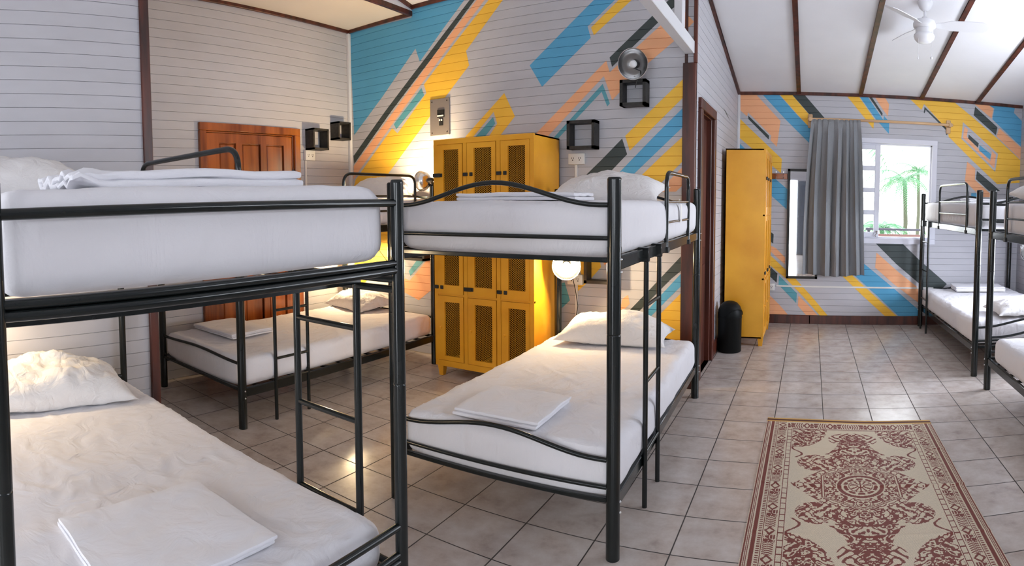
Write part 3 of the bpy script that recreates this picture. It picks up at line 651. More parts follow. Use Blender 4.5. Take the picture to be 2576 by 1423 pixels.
folded('folded white sheet on the top bunk at the left edge', (-1.46, 0.78, 1.498), 0.35, 0.16, 0.048, PI/2, 1, 2, 0.045)
folded('large flat folded sheet on the lower bunk at the left edge', (-1.48, 0.73, 0.503), 0.22, 0.25, 0.03, 0.03, 2, 2)
folded('folded white sheet on the top bunk in front of the lockers', (-1.43, 2.72, 1.453), 0.34, 0.14, 0.04, 0.02, 3, 2, 0.0)
folded('folded sheet with a bright edge on the lower bunk in front of the lockers', (-1.36, 2.46, 0.447), 0.22, 0.205, 0.036, 0.03, 4, 2)
folded('folded sheet on the lower bunk in the door recess', (-3.90, 2.59, 0.457), 0.28, 0.20, 0.04, 0.02, 5, 3)
folded('folded sheet at the window end of the lower bunk below the far window', (1.98, 6.72, 0.483), 0.30, 0.17, 0.055, -0.03, 6, 3)
folded('folded sheet on the top bunk below the far window', (1.93, 6.30, 1.505), 0.26, 0.17, 0.05, 0.05, 7, 3)
# ------------------------------------------------------------------ lockers
def locker(label, P, w, d, h, side_left=True):
    """P(a, b, z): a along the front from its left, b behind the front."""
    c = P(w/2, d/2, 0); root = thing('locker_cabinet', label, 'locker', (c.x, c.y, 0), 'yellow metal lockers')
    zb = 0.085
    bm = NB()
    box(bm, P(0, 0.022, zb), P(0.012, d, h)); box(bm, P(w-0.012, 0.022, zb), P(w, d, h)); box(bm, P(0, 0.022, h-0.012), P(w, d, h)); box(bm, P(0, 0.022, zb), P(w, d, zb+0.012)); box(bm, P(0, d-0.008, zb), P(w, d, h))
    cw = w/3; rows = ((zb+0.055, 0.675), (0.695, 1.315), (1.335, h-0.045))
    st = 0.017
    for k in range(4):
        x = min(max(k*cw, st), w-st); box(bm, P(x-st, 0.0005, zb+0.048), P(x+st, 0.022, h-0.04))
    box(bm, P(0, 0, h-0.042), P(w, 0.0225, h+0.001), 0.002, 1); box(bm, P(0, 0, zb), P(w, 0.022, zb+0.05), 0.002, 1)
    for z in (0.685, 1.325): box(bm, P(0, 0.002, z-0.008), P(w, 0.022, z+0.008))
    obj('body', bm, m_yel, root, False)
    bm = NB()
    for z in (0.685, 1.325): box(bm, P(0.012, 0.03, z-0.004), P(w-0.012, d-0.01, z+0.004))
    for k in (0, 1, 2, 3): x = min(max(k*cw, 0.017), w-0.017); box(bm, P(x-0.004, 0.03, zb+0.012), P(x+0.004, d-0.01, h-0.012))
    box(bm, P(0.013, d-0.012, zb+0.013), P(w-0.013, d-0.009, h-0.013)); obj('shelves', bm, m_inside_shade, root, False)  # shelves plus added dark liners at sides and back, standing in for shade
    for x, y in ((0.05, 0.03), (w-0.05, 0.03), (0.05, d-0.04), (w-0.05, d-0.04)):
        bm = NB(); a = P(x, y, 0); ex = P(1, 0, 0)-P(0, 0, 0); ey = P(0, 1, 0)-P(0, 0, 0)
        v = [bm.verts.new(a+ex*(i*s)+ey*(j*s)+Vector((0, 0, z))) for z, s in ((0, 0.019), (zb, 0.028)) for i, j in ((-1, -1), (1, -1), (1, 1), (-1, 1))]
        for q in ((0, 1, 2, 3), (4, 5, 6, 7), (0, 1, 5, 4), (1, 2, 6, 5), (2, 3, 7, 6), (3, 0, 4, 7)): bm.faces.new([v[i] for i in q])
        obj('leg', bm, m_yel, root, False)
    for k in range(3):
        for ri, (z0, z1) in enumerate(rows):
            a0, a1 = k*cw+st*(1.35 if k else 2.1), (k+1)*cw-st*(1.35 if k < 2 else 2.1)
            m0, m1 = a0+0.064, a1-0.036
            if ri == 0: g0, g1 = z0+0.035, z1-0.05
            elif ri == 1: g0, g1 = z0+0.07, z1-0.05
            else: g0, g1 = z0+0.07, z1-0.04
            bm = NB(); t0, t1 = -0.004, 0.012
            for p, q, r2, s in ((a0, m0, z0, z1), (m1, a1, z0, z1), (m0, m1, z0, g0), (m0, m1, g1, z1)): box(bm, P(p, t0, r2), P(q, t1, s))
            for z in (z0+0.001, z1-0.001): box(bm, P(a0, t0-0.0015, z-0.0015), P(a1, t0, z+0.0015))
            door = obj('locker_door', bm, m_yel, root, False)
            bm = NB(); nx = 7; cx = (m1-m0)/nx; nz = max(8, round((g1-g0)/0.0072)); cz = (g1-g0)/nz; sw = 0.0012; tt = 0.006
            for i in range(-1, nx*2):                                # expanded metal: lozenge openings between slanted strands
                for j in range(nz):
                    for sg in (1, -1):
                        xa = m0+i*cx/2; 
                        if i < 0: continue
                        up = (i+j) % 2 == 0
                        if (sg == 1) != up: continue
                        p0, p1 = (xa, g0+j*cz), (xa+cx/2, g0+(j+1)*cz)
                        if sg == -1: p0, p1 = (xa, g0+(j+1)*cz), (xa+cx/2, g0+j*cz)
                        f = [P(p0[0], tt, p0[1]-sw), P(p1[0], tt, p1[1]-sw), P(p1[0], tt, p1[1]+sw), P(p0[0], tt, p0[1]+sw)]
                        bm.faces.new([bm.verts.new(x) for x in f])
            obj('mesh_panel', bm, m_yel, door, False, recalc=False)
            lz = {0: (z0+z1)/2+0.0, 1: z0+0.05, 2: z1-0.245}[ri]
            if ri == 0:
                bm = NB(); lathe(bm, [(0, -0.012), (0.009, -0.012), (0.011, -0.008), (0.011, 0)], 14, P(a0+0.028, t0, lz), P(0, 1, 0)-P(0, 0, 0)); obj('knob', bm, m_yel, door)
            else:
                bm = NB(); box(bm, P(a0+0.026, t0-0.008, lz-0.015), P(a0+0.056, t0, lz+0.015), 0.003, 1)
                if (k+ri) % 3 != 2: box(bm, P(a0-0.034, t0-0.012, lz-0.014), P(a0+0.008, t0+0.002, lz+0.014), 0.003, 1)
                else: box(bm, P(a0-0.034, t0-0.014, lz-0.016), P(a0+0.04, t0-0.004, lz+0.016), 0.003, 1)
                obj('latch', bm, m_blackmatte, door, False, 'black hasp latch')
    return root
locker('wide yellow metal locker with mesh doors against the mural wall', lambda a, b, z: Vector((-2.92+a, 3.94+b, z)), 0.925, 0.46, 1.955)
locker('yellow metal locker seen side-on beside the black bin', lambda a, b, z: Vector((-0.455-b, 5.87+a, z)), 0.90, 0.405, 1.985)

# ------------------------------------------------------------------ wall things
def cube_shelf(label, a, b, axis, t=0.018):
    """open black box frame; axis = the direction it opens to."""
    bm = NB(); x0, y0, z0 = a; x1, y1, z1 = b
    box(bm, (x0, y0, z0), (x1, y1, z0+t)); box(bm, (x0, y0, z1-t), (x1, y1, z1))
    if axis == 'x': box(bm, (x0, y0, z0), (x1, y0+t, z1)); box(bm, (x0, y1-t, z0), (x1, y1, z1))
    else: box(bm, (x0, y0, z0), (x0+t, y1, z1)); box(bm, (x1-t, y0, z0), (x1, y1, z1))
    return tag(obj('cube_shelf', bm, m_shelf, None, False), label, 'shelf', 'black box shelves on the walls')
cube_shelf('black box shelf next to the varnished wooden door', (XL, 3.825, 1.975), (XL+0.12, 4.03, 2.18), 'x')
cube_shelf('black box shelf high in the white wall corner', (XL, 4.165, 2.09), (XL+0.12, 4.34, 2.27), 'x')
cube_shelf('black box shelf right of the wide locker, above a white outlet', (-1.905, YB-0.11, 1.862), (-1.668, YB, 2.088), 'y', 0.024)
cube_shelf('black box shelf under the unlit chrome lamp', (-1.462, YB-0.11, 2.180), (-1.254, YB, 2.378), 'y', 0.024)
cube_shelf('black box shelf low on the mural wall behind the lit lamp', (-1.755, YB-0.11, 0.795), (-1.50, YB, 1.03), 'y', 0.024)
cube_shelf('black box shelf low on the mural wall left of the wide locker', (-3.60, YB-0.13, 0.90), (-3.32, YB, 1.13), 'y', 0.024)
def outlet(label, P, w, h, down=None, sockets=2):
    c = P(0, 0, 0); root = thing('wall_outlet', label, 'outlet', (c.x, c.y, c.z-h/2), 'white wall outlets')
    bm = NB(); box(bm, P(-w/2, 0, -h/2), P(w/2, 0.034, h/2), 0.006, 2); obj('box', bm, m_plastic, root)
    for s in range(sockets):
        u = (s-(sockets-1)/2)*w*0.42; bm = NB()
        for du, dz, a, b in ((-0.008, 0.006, 0.002, 0.006), (0.008, 0.006, 0.002, 0.006), (0, -0.010, 0.004, 0.004)): box(bm, P(u+du-a, 0.032, dz-b), P(u+du+a, 0.0352, dz+b))
        obj('socket', bm, m_groove, root, False, 'dark socket slots')
    if down: bm = NB(); box(bm, P(-0.011+down[1], 0, -h/2-down[0]), P(0.011+down[1], 0.014, -h/2), 0.002, 1); obj('conduit', bm, m_plastic, root, False)
    return root
outlet('white outlet box beside the varnished door, conduit running down', lambda u, d, z: Vector((XL+d, 3.86+u, 1.922+z)), 0.125, 0.10, (1.2, -0.045))
outlet('white outlet box right of the wide locker with conduit below', lambda u, d, z: Vector((-1.855+u, YB-d, 1.79+z)), 0.14, 0.09, (0.9, -0.01))
outlet('white outlet box behind the lit lamp with its plug in', lambda u, d, z: Vector((-1.865+u, YB-d, 0.81+z)), 0.135, 0.085, (0.6, 0.005))
t = outlet('white outlet box low on the far wall beside the locker', lambda u, d, z: Vector((-0.455+u, YF-d, 0.44+z)), 0.075, 0.085, None, 1)
bm = NB(); box(bm, (-0.40, YF-0.012, 0.442), (1.52, YF, 0.462), 0.002, 1); tag(obj('cable_conduit', bm, m_plastic, None, False), 'thin white cable conduit running along the far wall above the baseboard', 'conduit')
# breaker panel
root = thing('breaker_panel', 'grey steel breaker panel above the wide yellow locker', 'breaker panel', (-3.215, YB, 2.06))
bm = NB(); box(bm, (-3.325, YB-0.012, 2.06), (-3.105, YB, 2.395), 0.003, 1); obj('cover', bm, m_steel, root, False)
bm = NB(); box(bm, (-3.235, YB-0.02, 2.222), (-3.16, YB-0.008, 2.292)); obj('breaker', bm, m_blackmatte, root, False, 'black breaker block'); bm = NB(); box(bm, (-3.215, YB-0.02, 2.148), (-3.175, YB-0.008, 2.212)); obj('breaker', bm, m_blackmatte, root, False, 'black breaker block')
for x0, x1, z0, z1 in ((-3.232, -3.163, 2.230, 2.242), (-3.213, -3.200, 2.19, 2.206), (-3.19, -3.177, 2.19, 2.206)): bm = NB(); box(bm, (x0, YB-0.026, z0), (x1, YB-0.019, z1)); obj('switch', bm, m_plastic, root, False, 'small pale switch lever')
for x in (-3.30, -3.13):
    for z in (2.085, 2.37): bm = NB(); ball(bm, (x, YB-0.013, z), 0.006, 8); obj('screw', bm, m_groove, root)

# ------------------------------------------------------------------ clip lamps
def lamp(label, c, d, clamp, lit=0.0, rad=0.105, cord=None, cone=True):
    """c: centre of the reflector's open rim, d: direction it faces, clamp: where it grips."""
    c, d, clamp = Vector(c), Vector(d).normalized(), Vector(clamp)
    root = thing('clip_lamp', label, 'lamp', clamp, 'clip-on reflector lamps')
    bm = NB(); prof = [(rad*1.04, 0.0), (rad*1.03, 0.004), (rad, 0.002)]
    outer = [(rad*math.sin(a)**0.8 if a else 0, -0.085*math.cos(a)) for a in [PI/2*(1-k/10) for k in range(11)]]
    outer = [(max(x, 0.020), z) for x, z in outer[:-1]]+[(0.020, -0.088)]
    lathe(bm, prof+outer, 36, c, d); lathe(bm, [(x-0.0015, z+0.0015) for x, z in outer], 36, c, d)
    obj('reflector', bm, m_refl, root, True, 'polished aluminium reflector dish', recalc=False)
    bm = NB(); tip = c-d*0.082; lathe(bm, [(0, 0.03), (0.019, 0.03), (0.020, 0.0), (0.022, -0.045), (0.016, -0.06), (0, -0.06)], 20, tip, d); obj('socket', bm, m_blackmatte, root, True, 'black lamp socket')
    bm = NB(); lathe(bm, [(0.012, 0.02), (0.016, 0.035), (0.028, 0.06), (0.030, 0.075), (0.022, 0.096), (0, 0.104)], 20, tip, d); obj('bulb', bm, m_bulb if lit else m_bulboff, root, True, 'round bulb, lit' if lit else 'round bulb, unlit')
    bm = NB(); e = tip-d*0.05; mid = (e+clamp)/2
    tube(bm, [e, mid, clamp], 0.0075, 8); box(bm, clamp-Vector((0.022, 0.012, 0.024)), clamp+Vector((0.022, 0.012, 0.024)), 0.004, 1); ball(bm, mid, 0.014)
    obj('clamp', bm, m_blackmatte, root)
    if cord: bm = NB(); tube(bm, cord, 0.0032, 8); obj('cord', bm, m_blackmatte, root)
    if lit:
        l = bpy.data.lights.new('lamp_glow', 'POINT'); l.energy = lit; l.color = WARM; l.shadow_soft_size = 0.03
        o = bpy.data.objects.new('lamp_glow', l); COL.objects.link(o); p = c+d*0.052; o.location = p; o.rotation_euler = d.to_track_quat('-Z', 'Y').to_euler()
    return root
lamp('unlit chrome reflector lamp clipped above a black box shelf', (-1.335, 4.27, 2.475), (0.10, -1, -0.22), (-1.355, YB-0.10, 2.378), 0.0, 0.112, [(-1.35, 4.36, 2.46), (-1.30, 4.35, 2.44), (-1.295, 4.34, 2.40), (-1.32, 4.33, 2.36), (-1.335, 4.335, 2.31)])
lamp('lit reflector lamp glowing under the top bunk beside the wide locker', (-1.80, 4.10, 0.955), (0.42, -1, -0.12), (-1.855, 4.235, 1.04), 28, 0.105,
     [(-1.835, 4.24, 0.92), (-1.86, 4.38, 0.80), (-1.85, 4.40, 0.72), (-1.83, 4.40, 0.60), (-1.845, 4.40, 0.5), (-1.81, 4.39, 0.38)])
lamp('lit reflector lamp on the top bunk beside the left side of the wide locker', (-3.225, 4.17, 1.635), (-1, 0.12, -0.05), (-3.125, 4.20, 1.585), 72, 0.088)
lamp('lit reflector lamp under the top bunk in the door recess', (-4.08, 4.13, 1.00), (-0.1, -0.35, -1), (-4.20, 4.20, 1.10), 36, 0.09,
     [(-4.05, 4.22, 1.04), (-3.90, 4.32, 1.0), (-3.70, 4.32, 0.80), (-3.64, 4.32, 0.66)])
lamp('lit reflector lamp under the top bunk at the left edge, mostly out of view', (-2.96, 0.32, 1.05), (0.10, 0.35, -1), (-3.05, 0.24, 1.15), 20, 0.10)
lamp('white-rimmed reflector lamp under the top bunk at the right edge', (1.735, 4.34, 1.145), (0.0, -1, -0.35), (1.75, 4.44, 1.22), 0.0, 0.115)

# ------------------------------------------------------------------ curtain, rod, mirror, hooks, bin
root = thing('curtain_rod', 'pale wooden curtain rod with end blocks above the far window', 'curtain rod', (0.83, YF, 2.44))
bm = NB(); tube(bm, [(-0.06, 7.0, 2.445), (1.68, 7.0, 2.445)], 0.016, 14); obj('rod', bm, m_rod, root)
for x in (-0.03, 1.645):
    bm = NB(); box(bm, (x-0.028, YF-0.02, 2.35), (x+0.028, YF, 2.515), 0.012, 2); box(bm, (x-0.017, 6.975, 2.42), (x+0.017, YF, 2.47), 0.005, 2); obj('bracket', bm, m_rod, root)
bm = NB(); nu, nv = 150, 34; g = []
for j in range(nv+1):
    t = j/nv; z = 2.445-t*1.84; xl = -0.022-0.062*t-0.02*math.sin(PI*t); xr = 0.556+0.085*t**0.8; row = []
    for i in range(nu+1):
        s = i/nu
        amp = (0.016+0.030*min(1, t*2.5))
        ph = 2*PI*(6.2*s+0.22*math.sin(5.1*s+1.0)+0.10*math.sin(9*s+2*t))
        y = 7.0-amp*math.sin(ph)-0.012*math.sin(2.3*ph+t*2)*min(1, t*3)-0.006*noise.noise(Vector((s*14, t*5, 0)))
        if t < 0.03: y = 7.0-0.019-0.006*math.sin(ph*1.7)
        z2 = z+0.012*math.sin(7*s+1)*t**4
        row.append(bm.verts.new((xl+(xr-xl)*(s+0.012*math.sin(2*ph)), y-0.035*min(1, t*6), z2)))
    g.append(row)
for j in range(nv):
    for i in range(nu): bm.faces.new((g[j][i], g[j][i+1], g[j+1][i+1], g[j+1][i]))
bmesh.ops.solidify(bm, geom=bm.faces[:], thickness=0.003)
tag(obj('curtain', bm, m_curtain, None, True, recalc=False, angle=2.5), 'grey curtain bunched at the left half of the far window', 'curtain')
root = thing('wall_mirror', 'tall black-framed mirror half hidden by the grey curtain', 'mirror', (-0.095, YF, 0.547))
x0, x1, z0, z1 = -0.284, 0.092, 0.547, 1.862; bm = NB()
for a, b in (((x0, z0), (x0+0.03, z1)), ((x1-0.03, z0), (x1, z1)), ((x0, z0), (x1, z0+0.03)), ((x0, z1-0.03), (x1, z1))): box(bm, (a[0], YF-0.03, a[1]), (b[0], YF-0.001, b[1]), 0.002, 1)
obj('frame', bm, m_blackmatte, root, False)
bm = NB(); box(bm, (x0+0.025, YF-0.018, z0+0.025), (x1-0.025, YF-0.012, z1-0.025)); obj('glass', bm, m_mirror, root, False)
root = thing('hook_rack', 'small brown wooden hook rack between the locker and the mirror', 'hook rack', (-0.40, YF, 1.74))
bm = NB(); box(bm, (-0.56, YF-0.018, 1.738), (-0.288, YF, 1.805), 0.004, 1); obj('board', bm, m_door, root, False)
for x in (-0.51, -0.425, -0.335):
    bm = NB(); tube(bm, fillet([(x, YF-0.018, 1.785), (x, YF-0.05, 1.80), (x, YF-0.05, 1.825)], 0.012), 0.004, 8); tube(bm, fillet([(x, YF-0.018, 1.765), (x, YF-0.045, 1.735), (x, YF-0.055, 1.76)], 0.012), 0.004, 8); obj('hook', bm, m_chrome, root)
root = thing('rubbish_bin', 'black round-topped bin standing against the side of a yellow locker', 'bin', (-0.765, 5.66, 0))
bm = NB(); lathe(bm, [(0, 0), (0.108, 0), (0.113, 0.006), (0.116, 0.325), (0.119, 0.33), (0.119, 0.345), (0.115, 0.348), (0, 0.348)], 40, (-0.765, 5.66, 0)); obj('body', bm, m_bin, root)
bm = NB(); lathe(bm, [(0.117, 0.345), (0.119, 0.365), (0.114, 0.405), (0.098, 0.445), (0.07, 0.475), (0.035, 0.49), (0, 0.493)], 40, (-0.765, 5.66, 0)); obj('dome_lid', bm, m_bin, root)
bm = NB()
pts = [(-0.765+0.122*math.cos(a), 5.66+0.122*math.sin(a), 0.355+0.07*math.sin((a+1.9)/2.2*PI)) for a in [-1.9+2.2*k/16 for k in range(17)]]
tube(bm, pts, 0.004, 6); obj('swing_flap', bm, m_bin, root)

# ------------------------------------------------------------------ ceiling fan
fx, fy = 0.925, 5.0; ctop = CEIL(fy)
root = thing('ceiling_fan', 'white ceiling fan with a round light bowl and two pull chains', 'ceiling fan', (fx, fy, 2.9))
fc = lambda z: (fx, fy, z)
bm = NB(); lathe(bm, [(0, ctop), (0.062, ctop), (0.066, 3.17), (0.05, 3.13), (0.022, 3.105), (0, 3.105)], 28, (fx, fy, 0)); obj('canopy', bm, m_fan, root)
bm = NB(); tube(bm, [fc(3.12), fc(3.04)], 0.011, 14); lathe(bm, [(0.011, 3.06), (0.024, 3.055), (0.024, 3.035), (0.011, 3.03)], 20, (fx, fy, 0)); obj('downrod', bm, m_fan, root)
bm = NB(); lathe(bm, [(0, 3.036), (0.05, 3.036), (0.088, 3.022), (0.098, 2.998), (0.098, 2.975), (0.088, 2.962), (0.06, 2.955), (0, 2.955)], 36, (fx, fy, 0)); obj('motor', bm, m_fan, root)
bm = NB(); lathe(bm, [(0, 2.957), (0.074, 2.957), (0.076, 2.95), (0.076, 2.918), (0.072, 2.914), (0, 2.914)], 36, (fx, fy, 0)); obj('light_kit', bm, m_fan, root)
bm = NB(); lathe(bm, [(0.076, 2.918), (0.088, 2.905), (0.090, 2.893), (0.082, 2.868), (0.06, 2.846), (0.03, 2.836), (0, 2.833)], 36, (fx, fy, 0)); obj('light_bowl', bm, m_opal, root, True, 'opal glass light bowl')
for k in range(3):
    a = math.radians(-12+120*k); ca, sa = math.cos(a), math.sin(a)
    bm = NB(); pr = [(0.10, 0.030), (0.17, 0.040), (0.22, 0.062), (0.40, 0.066), (0.50, 0.062), (0.535, 0.04), (0.545, 0)]
    up = [(r2, w) for r2, w in pr]; outl = up+[(r2, -w) for r2, w in reversed(pr[:-1])]
    vt = []; 
    for th in (0.0, 0.006):
        vt.append([bm.verts.new((fx+r2*ca-w*sa, fy+r2*sa+w*ca, 2.985+th-w*0.34)) for r2, w in outl])
    n = len(outl)
    for i in range(n): bm.faces.new((vt[0][i], vt[0][(i+1) % n], vt[1][(i+1) % n], vt[1][i]))
    bm.faces.new(vt[0][::-1]); bm.faces.new(vt[1]); obj('blade', bm, m_fan, root, False)
for x, y, zb, ball_r in ((fx-0.058, fy-0.05, 2.70, 0.006), (fx+0.056, fy-0.055, 2.705, 0.011)):
    bm = NB(); tube(bm, [(x, y, 2.93), (x, y, zb)], 0.0016, 6); lathe(bm, [(0, -0.016), (ball_r*0.8, -0.012), (ball_r, 0), (ball_r*0.7, 0.01), (0, 0.014)], 12, (x, y, zb)); obj('pull_chain', bm, m_fan, root)
# ------------------------------------------------------------------ woven rug (pattern lives in a colour attribute, one colour per straw)
def rug():
    import numpy as np
    U, V = 300, 496; w, l = 1.09, 1.86; cx, cy = 0.285, 2.965
    u = (np.arange(U)+0.5)/U*w-w/2; v = (np.arange(V)+0.5)/V*l-l/2
    X, Y = np.meshgrid(u, v); ax, ay = np.abs(X), np.abs(Y)
    m = np.zeros_like(X)
    def curl(x, y, s, k=0.0): return np.sin(s*x+2.2*np.sin(s*0.62*y+k))*np.sin(s*0.9*y+2.0*np.sin(s*0.7*x+1.3+k))
    # centre star of scrolls
    ang = np.arctan2(ay, ax); R = np.hypot(ax/0.345, ay/0.60)
    star = (ax/0.36+ay/0.40 < 1) | ((ax < 0.20*(1-np.clip((ay-0.1)/0.62, 0, 1))+0.03) & (ay < 0.66)) | (np.hypot((ax-0.23)/0.10, (ay-0.27)/0.10) < 1)
    f = curl(ax, ay, 62)+0.55*curl(ax+0.3, ay, 110, 0.7)
    m[star & (np.abs(f) < 0.40)] = 1
    m[star & (f > 0.95)] = 1
    # plain halo bands, hexagon frame
    hexd = np.maximum(ax/0.205, (ax*0.62+ay)/0.245)
    m[(hexd < 1.0) & (hexd > 0.90)] = 0; m[(hexd < 0.985) & (hexd > 0.955)] = 1; m[(hexd < 0.93) & (hexd > 0.905)] = 1
    def ring(x0, y0, r0, r1, val=1):
        d = np.hypot(X-x0, ay-y0); m[(d > r0) & (d < r1)] = val
    d = np.hypot(X, Y); m[d < 0.128] = 0; m[(d > 0.100) & (d < 0.121)] = 1
    a2 = np.arctan2(Y, X); m[(d < 0.094) & (d > 0.062) & (np.abs(np.sin(a2*5+0.6*np.sin(a2*10))*np.sin((d-0.062)*95)) > 0.62)] = 1
    m[(d > 0.058) & (d < 0.063)] = 1; m[(d < 0.056) & (d > 0.018) & (np.cos(a2*12) > 0.25)] = 1; m[(d > 0.014) & (d < 0.019)] = 1; m[(ax < 0.004) & (d < 0.05)] = 1
    dd = np.hypot(X, ay-0.175); m[dd < 0.042] = 0; m[(dd > 0.032) & (dd < 0.038)] = 1; m[(dd < 0.026) & (np.abs(np.sin(2*np.arctan2(ay-0.175, X))) > 0.6)] = 1
    # palmettes at the ends
    for s in (1,):
        e = (np.hypot(ax/0.15, (ay-0.60)/0.10) < 1) & (np.abs(curl(ax, ay, 70, 2)) < 0.30); m[e] = 1
    # arcs
    for y0, r in ((0.36, 0.15), (0.44, 0.165)):
        q = np.hypot(ax, (ay-y0+0.10)*1.3); b = (np.abs(q-r) < 0.010+0.006*np.sin(ang*40)) & (ay > y0-0.06); m[b] = 1
    # corner sprays
    cxr, cyr = 0.372-ax, 0.75-ay
    corner = (np.hypot(cxr/0.22, cyr/0.29) < 1) & (cxr > 0) & (cyr > 0)
    g = curl(ax, ay, 58, 1.7)+0.5*curl(ay, ax, 104, 0.2)
    m[corner & (np.abs(g) < 0.37)] = 1; m[corner & (g > 1.0)] = 1
    dc = np.hypot(cxr-0.085, cyr-0.09); m[(dc > 0.042) & (dc < 0.049)] = 1; m[(dc < 0.036) & (np.abs(np.sin(3*np.arctan2(cyr-0.09, cxr-0.085))) > 0.75)] = 1
    tend = (np.abs(cxr-0.035-0.03*np.sin(cyr*38)) < 0.007) & (cyr > 0.2) & (cyr < 0.42); m[tend] = 1
    # borders
    m[(ax > 0.372)] = 0; m[(ay > 0.75)] = 0
    m[(np.abs(ax-0.376) < 0.003) & (ay < 0.87)] = 1; m[(np.abs(ax-0.402) < 0.003) & (ay < 0.87)] = 1
    m[(ax > 0.376) & (ax < 0.402) & ((Y*1000 % 52) < 8) & (ay < 0.87)] = 1
    t = (Y % 0.21); motif = (ax > 0.412) & (ax < 0.462) & (ay < 0.865)
    mu = (ax-0.437)/0.025
    wav = (t < 0.09) & (np.sin(t*420+2.5*np.abs(mu)**1.5*2) > 0.0) & (np.abs(mu) < 0.93)
    blk = (t >= 0.09) & (t < 0.15) & (np.abs(np.sin(mu*4.2)*np.sin((t-0.12)*110)+0.35*np.cos(mu*7)) > 0.22)
    dia = (t >= 0.15) & (np.abs(np.abs(mu)+np.abs(t-0.18)/0.03-0.9) < 0.25)
    m[motif & (wav | blk | dia)] = 1
    m[(np.abs(ax-0.468) < 0.0025)] = 1
    m[(ax > 0.472) & (ax < 0.486) & ((Y*1000 % 16) < 8)] = 1
    m[(ax > 0.494) & (ax < 0.514)] = 1; m[(np.abs(ax-0.520) < 0.002)] = 1; m[(np.abs(ax-0.528) < 0.002)] = 1; m[(np.abs(ax-0.537) < 0.003)] = 1
    endb = (ay > 0.755) & (ay < 0.862) & (ax < 0.405)
    tt = (ax % 0.15); nu = (ay-0.808)/0.052
    m[endb] = 0
    wav = (tt < 0.062) & (np.sin(tt*420+4.0*np.abs(nu)) > 0.1); blk = (tt >= 0.062) & (tt < 0.11) & (np.abs(np.sin(nu*4.2)*np.sin((tt-0.086)*120)+0.35*np.cos(nu*7)) > 0.24); dia = (tt >= 0.11) & (np.abs(np.abs(nu)+np.abs(tt-0.13)/0.02-0.9) < 0.28)
    m[endb & (np.abs(nu) < 0.85) & (wav | blk | dia)] = 1
    m[(np.abs(ay-0.754) < 0.003) & (ax < 0.372)] = 1; m[(np.abs(ay-0.742) < 0.0022) & (ax < 0.372)] = 1
    cream = np.array((0.72, 0.62, 0.47)); red = np.array((0.20, 0.052, 0.040)); gold = np.array((0.62, 0.36, 0.10)); maroon = np.array((0.09, 0.018, 0.014))
    colr = np.where(m[..., None] > 0.5, red, cream)
    rs = np.random.RandomState(3)
    weave = 1-0.16*((np.add.outer(np.arange(V)//2, np.arange(U)) % 2 == 0)[..., None])*(m[..., None] < 0.5)
    colr = colr*weave*(0.93+0.14*rs.rand(V, U, 1))
    bind = ay > 0.868; colr[bind] = gold; colr[(ay > 0.886) & (ay < 0.910)] = maroon
    # gentle rise along old fold lines
    zx = np.linspace(-w/2, w/2, U+1); zy = np.linspace(-l/2, l/2, V+1); GX, GY = np.meshgrid(zx, zy)
    Z = 0.004+0.007*np.exp(-((GY-0.0)/0.012)**2)+0.004*np.exp(-((GY+0.46)/0.012)**2)+0.004*np.exp(-((GY-0.46)/0.012)**2)+0.0015*np.sin(GX*9+GY*4)
    # slight skew of a rug that was kicked a little
    PX = cx+GX-0.004*(GY > 0)*0; PY = cy+GY-0.05*GX
    top = np.stack([PX, PY, Z], -1).reshape(-1, 3); bot = top.copy(); bot[:, 2] = 0.0008
    n1 = (U+1)*(V+1); ii = np.arange(U*V); r, c = ii//U, ii % U; a = r*(U+1)+c
    fq = np.stack([a, a+1, a+U+2, a+U+1], -1)
    edge = []
    def strip(idx):
        for p, q in zip(idx, idx[1:]): edge.append((p, p+n1, q+n1, q))
    strip(list(range(0, U+1))); strip([k*(U+1)+U for k in range(V+1)]); strip([V*(U+1)+k for k in range(U, -1, -1)]); strip([k*(U+1) for k in range(V, -1, -1)])
    me = bpy.data.meshes.new('rug'); faces = fq.tolist()+edge
    me.from_pydata(np.concatenate([top, bot]).tolist(), [], faces)
    at = me.color_attributes.new('straw', 'FLOAT_COLOR', 'CORNER')
    per = np.concatenate([colr.reshape(-1, 3), np.tile(red, (len(edge), 1))]); per = np.concatenate([per, np.ones((len(per), 1))], 1)
    at.data.foreach_set('color', np.repeat(per, 4, 0).astype(np.float32).ravel())
    m = mat('woven_straw', (0.6, 0.5, 0.35, 1), 0.62, 0, 0.35)
    n = N(m, 'ShaderNodeVertexColor', layer_name='straw'); L(m, n.outputs[0], BS(m).inputs['Base Color'])
    me.materials.append(m)
    o = bpy.data.objects.new('rug', me); COL.objects.link(o)
    tag(o, 'cream woven rug with a dark red medallion on the tiled floor', 'rug')
rug()

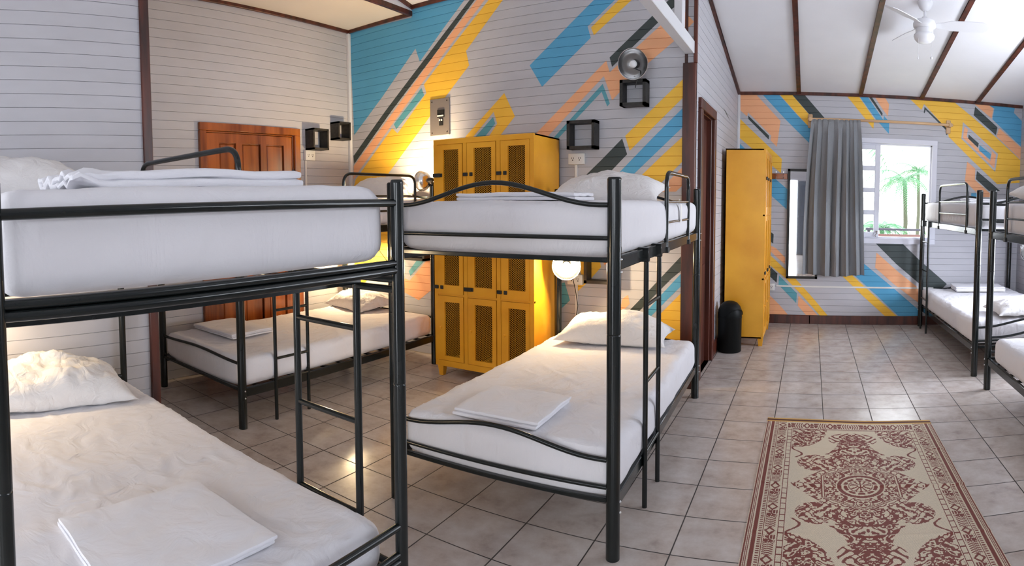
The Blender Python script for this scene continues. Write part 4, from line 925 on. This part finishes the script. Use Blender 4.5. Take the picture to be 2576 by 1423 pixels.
# ------------------------------------------------------------------ outside the window: garden with palms and a veranda rail
bm = NB(); box(bm, (-14, YF+0.3, -0.6), (18, 40, -0.5)); o = obj('garden_ground', bm, noisy(mat('pale_garden_soil', srgb(206, 202, 170), 0.9), srgb(180, 184, 130), srgb(220, 214, 190), 1.5)); o['kind'] = 'structure'
m_palm = mat('palm_leaf', srgb(58, 112, 70), 0.5); m_bush = noisy(mat('bush_leaf', srgb(70, 130, 66), 0.6), srgb(40, 88, 52), srgb(86, 116, 60), 2)
m_trunk = mat('palm_trunk', srgb(70, 72, 60), 0.9); m_rail = mat('purple_grey_rail', srgb(48, 44, 58), 0.6); m_deck = mat('pink_deck_rail', srgb(96, 64, 62), 0.6)
def palm(label, x, y, h, nf, ln, seed):
    root = thing('palm_tree', label, 'palm tree', (x, y, -0.5), 'palms in the garden'); q = random.Random(seed)
    bm = NB(); tube(bm, [(x, y, -0.5), (x+0.05, y, h*0.5), (x, y, h)], [0.07, 0.055, 0.05], 10); obj('trunk', bm, m_trunk, root)
    bm = NB()
    for k in range(nf):
        a = 2*PI*k/nf+q.uniform(-0.2, 0.2); rise = q.uniform(0.2, 0.9); pts = []
        for i in range(11):
            s = i/10; pts.append(Vector((x+math.cos(a)*ln*s, y+math.sin(a)*ln*s, h+ln*(rise*s-1.0*s*s))))
        tube(bm, pts, [0.014*(1-0.09*i) for i in range(11)], 6)
        for i in range(1, 30):
            s = i/30; j = int(s*10); p = pts[j].lerp(pts[min(j+1, 10)], s*10-j); t = (pts[min(j+1, 10)]-pts[j]).normalized(); sd = t.cross(Vector((0, 0, 1))).normalized()
            for sg in (1, -1):
                e = p+sd*sg*0.34*ln*math.sin(PI*min(1, 0.15+s*0.85))*0.8+t*0.12-Vector((0, 0, 0.08))
                bm.faces.new([bm.verts.new(v) for v in (p-t*0.014, p+t*0.014, e+t*0.004)])
    obj('fronds', bm, m_palm, root, False, recalc=False)
palm('palm with fronds hanging into the top left of the window view', 0.35, 10.2, 2.9, 11, 1.5, 1)
palm('thin palm standing in the middle of the window view', 2.30, 14.5, 2.1, 13, 1.1, 2)
palm('low palm behind the veranda rail at the left of the window view', 1.45, 12.0, 1.0, 13, 0.8, 3)
palm('arching palm at the right of the window view', 3.45, 19.0, 2.6, 13, 1.3, 4)
root = thing('veranda_rail', 'grey and pink veranda rail seen through the window', 'railing', (1.6, 9.6, -0.5))
bm = NB(); box(bm, (0.9, 9.58, 1.045), (1.86, 9.66, 1.08)); obj('top_rail', bm, m_rail, root, False)
bm = NB(); box(bm, (0.9, 9.6, 0.94), (1.86, 9.64, 0.985)); obj('lower_rail', bm, m_deck, root, False)
for x in (0.95, 1.84):
    bm = NB(); box(bm, (x-0.02, 9.6, -0.5), (x+0.02, 9.64, 1.05)); obj('rail_post', bm, m_rail, root, False)
def bush(label, x, y, r, h, seed):
    q = random.Random(seed); bm = NB()
    for k in range(260):
        a = q.uniform(0, 2*PI); rr = r*math.sqrt(q.random()); z = -0.5+h*q.random()**0.8; c = Vector((x+rr*math.cos(a), y+rr*math.sin(a)*0.6, z)); d = Vector((q.uniform(-1, 1), q.uniform(-1, 1), q.uniform(0.1, 1))).normalized(); s = d.cross(Vector((0, 0, 1))).normalized()
        ln = q.uniform(0.10, 0.22); bm.faces.new([bm.verts.new(v) for v in (c, c+d*ln*0.5+s*ln*0.16, c+d*ln, c+d*ln*0.5-s*ln*0.16)])
    tag(obj('shrub', bm, m_bush, None, False, recalc=False), label, 'shrub', 'shrubs in the garden')
bush('dark shrub below the veranda rail at the left', 1.35, 10.75, 0.42, 1.35, 1)
bush('dark shrub below the veranda rail at the right', 2.6, 11.2, 0.38, 1.4, 2)
bush('small low shrub at the foot of the garden', 1.75, 10.05, 0.45, 0.8, 3)
